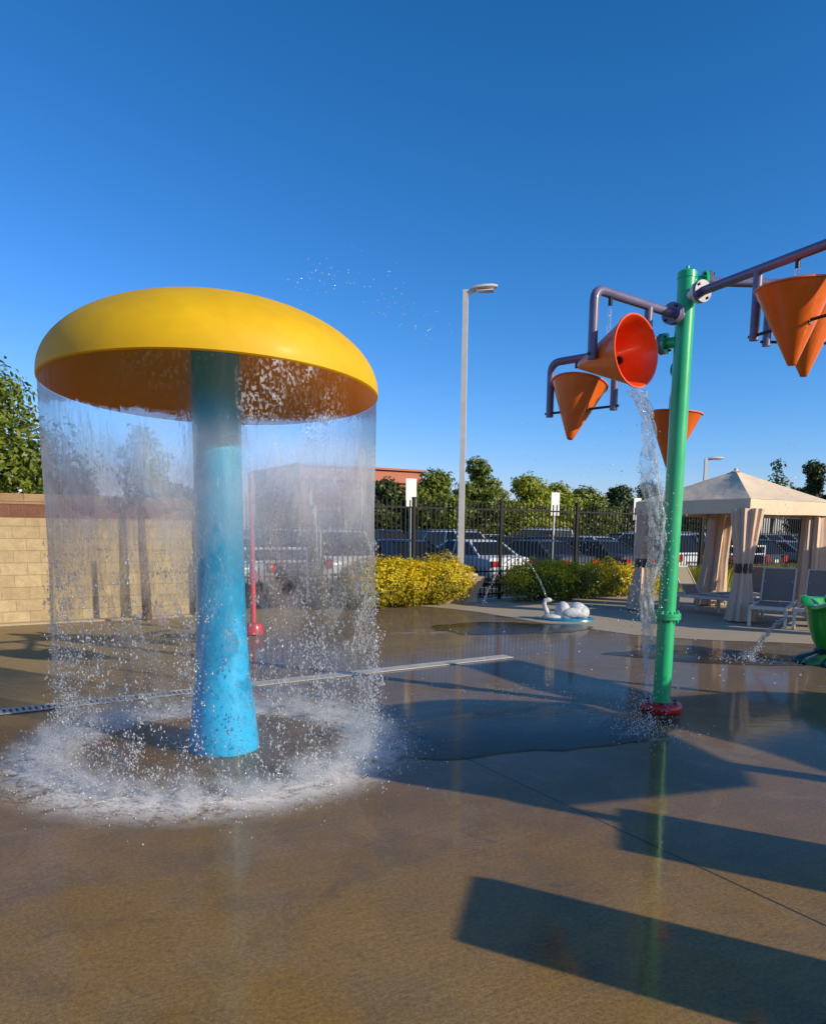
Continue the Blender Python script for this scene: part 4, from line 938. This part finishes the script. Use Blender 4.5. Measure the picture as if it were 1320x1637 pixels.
def make_car(kind):
    t = empty('parked_' + kind)
    suv = kind in ('suv', 'van')
    zt = 1.06 if suv else .96; rt_ = {'sedan': 1.43, 'suv': 1.70, 'van': 1.86, 'hatchback': 1.50}[kind]; L = {'sedan': 2.35, 'suv': 2.35, 'van': 2.5, 'hatchback': 2.05}[kind]
    st = [(-L, .45, zt - .22, .72), (-L + .12, .32, zt - .06, .84), (-L + .7, .22, zt, .90), (0, .2, zt - .01, .92), (1.0, .2, zt - .03, .91), (L - .55, .24, zt - .13, .87), (L - .12, .32, zt - .27, .78), (L, .40, zt - .36, .66)]
    vs = []
    for y, zb, z1, hw in st:
        ring = [(-hw * .86, zb), (-hw * .98, zb + .10), (-hw, (zb + z1) / 2 + .08), (-hw * .97, z1 - .07), (-hw * .86, z1)]
        vs += [(x, y, z) for x, z in ring] + [(-x, y, z) for x, z in reversed(ring)]
    n = 10; fs = [(i * n + k, i * n + (k + 1) % n, (i + 1) * n + (k + 1) % n, (i + 1) * n + k) for i in range(len(st) - 1) for k in range(n)] + [tuple(range(n - 1, -1, -1)), tuple((len(st) - 1) * n + k for k in range(n))]
    body = MB().add(vs, fs).build('body', PAINT['white'], t, smooth=True)
    cab = {'sedan': [(-1.75, zt - .02, .78), (-1.0, rt_ - .05, .62), (-.5, rt_, .63), (.15, rt_ - .02, .62), (1.05, zt - .05, .80)],
           'hatchback': [(-1.95, zt - .05, .80), (-1.55, rt_ - .07, .64), (-.7, rt_, .65), (.2, rt_ - .02, .63), (1.15, zt - .05, .80)],
           'suv': [(-2.22, zt - .05, .82), (-1.95, rt_ - .07, .66), (-.8, rt_, .68), (.25, rt_ - .02, .66), (1.05, zt - .05, .82)],
           'van': [(-2.42, zt - .05, .84), (-2.25, rt_ - .07, .72), (-.8, rt_, .74), (.55, rt_ - .03, .70), (1.55, zt - .08, .80)]}[kind]
    # glass: base outline at belt, inset to roof
    yb0, yr0, yr1, yb1 = cab[0][0], cab[1][0], cab[3][0], cab[4][0]; hb, hr = .80, cab[2][2] - .01
    g = [(-hb, yb0, zt - .06), (hb, yb0, zt - .06), (hb, yb1, zt - .09), (-hb, yb1, zt - .09), (-hr, yr0, rt_ - .06), (hr, yr0, rt_ - .06), (hr, yr1, rt_ - .04), (-hr, yr1, rt_ - .04)]
    MB().add(g, [(0, 1, 5, 4), (1, 2, 6, 5), (2, 3, 7, 6), (3, 0, 4, 7)]).build('windows', MAT['carglass'], t)
    roof = MB(); vs = []
    for y, z, hw in ((yr0 - .05, rt_ - .07, hr), (yr0 + .12, rt_ - .02, hr), ((yr0 + yr1) / 2, rt_, hr + .01), (yr1 - .12, rt_ - .015, hr), (yr1 + .06, rt_ - .06, hr)):
        vs += [(-hw - .02, y, z - .05), (-hw * .85, y, z), (hw * .85, y, z), (hw + .02, y, z - .05)]
    roof.add(vs, [(i * 4 + k, i * 4 + k + 1, i * 4 + k + 5, i * 4 + k + 4) for i in range(4) for k in range(3)])
    for s in (-1, 1):
        for (a, b) in (((s * hb, yb0, zt - .06), (s * hr, yr0, rt_ - .05)), ((s * hb, yb1, zt - .09), (s * hr, yr1, rt_ - .05)), ((s * (hb + .005), -.35, zt - .05), (s * (hr + .012), -.35, rt_ - .04))):
            roof.tube([a, b], .035, 6)
    if suv:
        for s in (-1, 1): roof.box((s * (hr - .04), (yr0 + yr1) / 2, rt_ + .045), (.03, yr1 - yr0 - .3, .03))
    roof.build('roof', PAINT['white'], t, smooth=True)
    for x in (-.80, .80):
        for y in (-L + .85, L - .88):
            s = 1 if x > 0 else -1
            wh = MB().tube([(x - s * .10, y, .32), (x + s * .11, y, .32)], .325, 20).build('wheel', MAT['tyre'], t)
            MB().tube([(x + s * .105, y, .32), (x + s * .118, y, .32)], .21, 16).build('rim', PAINT['silver'], wh)
    for s in (-1, 1):
        MB().box((s * .66, -L + .02, zt - .24), (.24, .14, .16 if kind == 'sedan' else .26)).build('tail_light', MAT['tail'], t)
        MB().box((s * .60, L - .08, zt - .36), (.26, .16, .12)).build('head_light', MAT['head'], t)
        MB().box((s * .97, .75, zt + .03), (.16, .10, .12)).build('wing_mirror', PAINT['black'], t)
    MB().box((0, -L - .01, .62), (.32, .02, .12)).build('number_plate', MAT['white'], t)
    return t
protos = {}
ROWS = [('nearest', 6.2, 0), ('second', 13.2, math.pi), ('third', 20.5, 0), ('fourth', 27.2, math.pi)]
def along_px(px, d):               # metres along the fence line at which the view ray px meets the line d beyond the fence
    k = (px - 660) / 1180
    return (k * (17.5 + E2.y * d) - 1.88 - E2.x * d) / (E1.x - E1.y * k)
KINDS_ = ['sedan', 'suv', 'sedan', 'hatchback', 'suv', 'sedan', 'hatchback', 'suv', 'van']
COLRS_ = ['white', 'black', 'silver', 'dark grey', 'white', 'black', 'grey', 'white', 'dark red', 'bright blue', 'silver', 'silver']
NEAR_ = [('hatchback', 'silver'), ('suv', 'white'), ('sedan', 'black'), ('sedan', 'white'), ('sedan', 'dark grey'), ('sedan', 'dark grey'), ('suv', 'white'), ('sedan', 'black'), ('hatchback', 'dark grey'), ('sedan', 'silver'), ('sedan', 'black'), ('suv', 'dark grey'), ('sedan', 'white')]
CARS = {}
for rn, d, flip in ROWS:
    g = random.Random(len(rn) * 3 + 5); s0 = along_px(350, d); s1 = along_px(1318, d); lst = []; i = 0
    while s0 < s1:
        kd, cl = NEAR_[i % 13] if rn == 'nearest' else (g.choice(KINDS_), g.choice(COLRS_))
        if g.random() > .08 or rn == 'nearest': lst.append((s0, kd, cl))
        s0 += 2.75; i += 1
    CARS[rn] = lst
ORD = ['first', 'second', 'third', 'fourth', 'fifth', 'sixth', 'seventh', 'eighth', 'ninth', 'tenth', 'eleventh', 'twelfth', 'thirteenth', 'fourteenth', 'fifteenth', 'sixteenth', 'seventeenth', 'eighteenth', 'nineteenth', 'twentieth', 'twenty-first', 'twenty-second', 'twenty-third']
TURN = {'nearest': R(4), 'second': 0, 'third': R(-2), 'fourth': R(2)}
for rn, d, flip in ROWS:
    for k, (s, kind, colr) in enumerate(CARS[rn]):
        if kind not in protos:
            protos[kind] = c = make_car(kind)
        else:
            c = copy_tree(protos[kind])
        p = along(s, d, -.10); c.location = p; c.rotation_euler = (0, 0, ANG + flip + TURN[rn] + R(random.Random(k * 7 + len(rn)).uniform(-2, 2)))
        for ch in c.children:
            if ch.name.split('.')[0] in ('body', 'roof'):
                ch.material_slots[0].link = 'OBJECT'; ch.material_slots[0].material = PAINT[colr]
        tag(c, f'{colr} {kind} parked {ORD[k]} from the left in the {rn} row beyond the fence', 'car', 'cars parked beyond the fence')
def trolley_rail(s, d, L, label):
    t = tag(empty('trolley_rail', along(s, d, -.10), ANG), label, 'rail')
    MB().tube([(0, 0, 1.25), (L, 0, 1.25)], .035, 8).build('top_rail', MAT['white'], t); MB().tube([(0, 0, .95), (L, 0, .95)], .035, 8).build('lower_rail', MAT['white'], t)
    for q in (0, L / 2, L): MB().tube([(q, 0, 0), (q, 0, 1.28)], .035, 8).build('post', MAT['white'], t)
trolley_rail(12.0, 3.2, 3.2, 'white double rail seen beneath the cabana roof')
trolley_rail(-7.2, 2.2, 3.4, 'white rail in the car park seen through the water curtain')

# ------------------------------------------------------------------ trees beyond the car park and the brick building
TR = [(120, 36, 760, 3.0, 'green', 'green tree beyond the car park, far left behind the water curtain'), (290, 36, 785, 2.8, 'dark', 'dark tree beyond the car park behind the left half of the curtain'), (455, 30, 800, 1.8, 'green', 'low tree before the brick building, behind the right half of the curtain'),
      (617, 33, 772, 2.4, 'dark', 'dark green tree in front of the brick building'), (690, 32, 757, 2.9, 'green', 'mid green tree right of the brick building, behind the first sign'), (757, 34, 738, 2.3, 'green', 'tallest slender green tree, just right of the lamp post'),
      (838, 33, 763, 3.2, 'lime', 'broad light green round tree between the lamp post and the hedge sign'), (886, 34, 776, 2.6, 'lime', 'light green tree left of the second parking sign'), (930, 33, 781, 2.6, 'green', 'lower green tree right of the second parking sign'),
      (985, 33, 778, 2.4, 'dark', 'dark round tree left of the bucket stream'), (1028, 33, 772, 2.4, 'dark', 'taller dark tree behind the bucket stream'), (1085, 33, 785, 2.6, 'dark', 'dark tree behind the green pole'),
      (1150, 33, 790, 2.8, 'dark', 'dark tree behind the cabana roof'), (1228, 20, 735, 1.3, 'dark', 'sparse dark tree right of the cabana peak'), (1285, 26, 738, 2.3, 'dark', 'big dark tree above the right end of the cabana roof'), (1325, 24, 752, 2.0, 'dark', 'dark tree at the right edge of the photo')]
for k, (px, d, yt_, cr, lf, lab) in enumerate(TR):
    q = along(along_px(px, d), d, -.25); h = 1.6 + .25 + (851 - yt_) * q.y / 1180
    make_tree(q, h, cr, LEAF[lf], 100 + k, lab, 14000 if 'sparse' not in lab else 900, .15 if 'sparse' not in lab else .12, .15, 14, .10 if 'sparse' not in lab else .45, 'trees beyond the car park', 1.3)
for k in range(13):
    s = along_px(250 + k * 85, 30.5); t = tag(empty('shrub', along(s, 30.5, -.25)), f'{ORD[min(k, 11)] if k < 12 else "last"} rounded dark shrub from the left in the row beneath the far trees', 'shrub', 'shrubs beneath the far trees')
    g = random.Random(k); v, f = leaf_cloud([(g.uniform(-1, 1), 0, .9, 1.3, 1.0, g.uniform(.9, 1.4)), (g.uniform(-1.6, 1.6), .3, .8, 1.2, .9, g.uniform(.8, 1.2)), (g.uniform(-1.6, 1.6), -.2, 1.2, 1.1, .9, 1.0)], 1300, .15, 300 + k, .2)
    v[:, 2] = np.abs(v[:, 2]); np_mesh('foliage', v, f, LEAF[('dark', 'green')[k % 2]], t)
bd = tag(empty('brick_building', along(along_px(480, 48), 48, -.25), ANG), 'long low red brick building with a pale cornice beyond the trees', 'building')
BL = along_px(672, 48) - along_px(480, 48)
MB().box((BL / 2, 6, 3.15), (BL, 12, 6.3)).build('wall', MAT['brick'], bd)
MB().box((BL / 2, 6, 6.42), (BL + .5, 12.5, .24)).box((BL / 2, 6, 7.0), (BL + .1, 12.1, .9)).box((BL / 2, 6, 7.54), (BL + .7, 12.7, .18)).build('cornice', MAT['cornice'], bd)
for i in range(3):
    w_ = MB().box((3 + i * 5, -.03, 2.2), (2.6, .1, 2.8)).build('window', MAT['carglass'], bd); MB().box((3 + i * 5, -.09, 3.68), (2.9, .12, .16)).build('lintel', MAT['cornice'], w_)
# pale screen post at the end of the block wall
we = along(-6.95, -.55); sp_ = tag(empty('marker_post', we), 'short white marker post at the end of the block wall', 'post')
MB().box((0, 0, .5), (.09, .09, 1.0)).box((0, 0, 1.02), (.11, .11, .04)).build('shaft', MAT['white'], sp_)

# ------------------------------------------------------------------ unseen sheets and boards added right of the frame to throw the long shadows
DIR = Vector((math.sin(SUN_AZ), math.cos(SUN_AZ), 0)); PER = Vector((-DIR.y, DIR.x, 0))
def uvp(u, v): return DIR * -u + PER * v
def add_shade_caster(poly, z, label, posts):  # unseen sheet, shaped from the outline of the shadow it should cast
    off = DIR * (z / math.tan(SUN_EL)); P = [uvp(u, v) + off for u, v in poly]; c = sum(P, Vector()) / len(P)
    t = tag(empty('shade_caster', (c.x, c.y, 0)), label, 'shade sail', 'added shade casters right of the frame')
    MB().prism([(p.x - c.x, p.y - c.y) for p in P], z - .01, z + .01).build('caster', MAT['canvas'], t)
    for i in posts:
        q = P[i] - c; MB().tube([(q.x, q.y, 0), (q.x, q.y, z + .1)], .05, 10).build('post', MAT['offwhite'], t)
add_shade_caster([(1.21, 4.06), (2.53, 3.95), (3.5, 5.46), (3.03, 6.16), (2.77, 6.37), (1.82, 6.75), (1.22, 6.4), (.3, 5.4), (.22, 5.05)], 2.6, 'unseen added sail shading the pad between mushroom and green pole', (0, 2, 7))
add_shade_caster([(3.51, 7.96), (3.14, 8.68), (1.85, 7.95), (1.2, 7.5), (.7, 7.2), (1.22, 6.47), (1.82, 6.86), (2.4, 7.15)], 2.75, 'unseen added sail shading the pad behind the green pole', (0, 4))
add_shade_caster([(1.2, 7.35), (.39, 8.2), (-.29, 8.43), (-1.8, 8.1), (-2.1, 6.4), (-.23, 5.6), (.26, 5.99), (1.22, 6.46)], 2.9, 'unseen added sail shading the pad right of the green pole', (2, 4))
def add_shadow_board(tip, ang, w, h, label):  # unseen board added for one straight strip of shadow
    b = Vector((tip[0], tip[1], 0)) + DIR * (h / math.tan(SUN_EL))
    t = tag(empty('shadow_board', (b.x, b.y, 0), ang), label, 'shadow board', 'added shadow boards right of the frame')
    MB().box((0, 0, h / 2), (w, .10, h)).build('board', MAT['blue'], t, bevel=.01); MB().box((0, 0, .03), (w + .15, .3, .06)).build('foot', MAT['red'], t)
add_shadow_board((1.165, 3.855), R(75), .59, 1.6, 'unseen blue board added to throw the narrower straight shadow')
add_shadow_board((.265, 2.99), R(78), .56, 1.55, 'unseen blue board added to throw the nearest straight shadow')
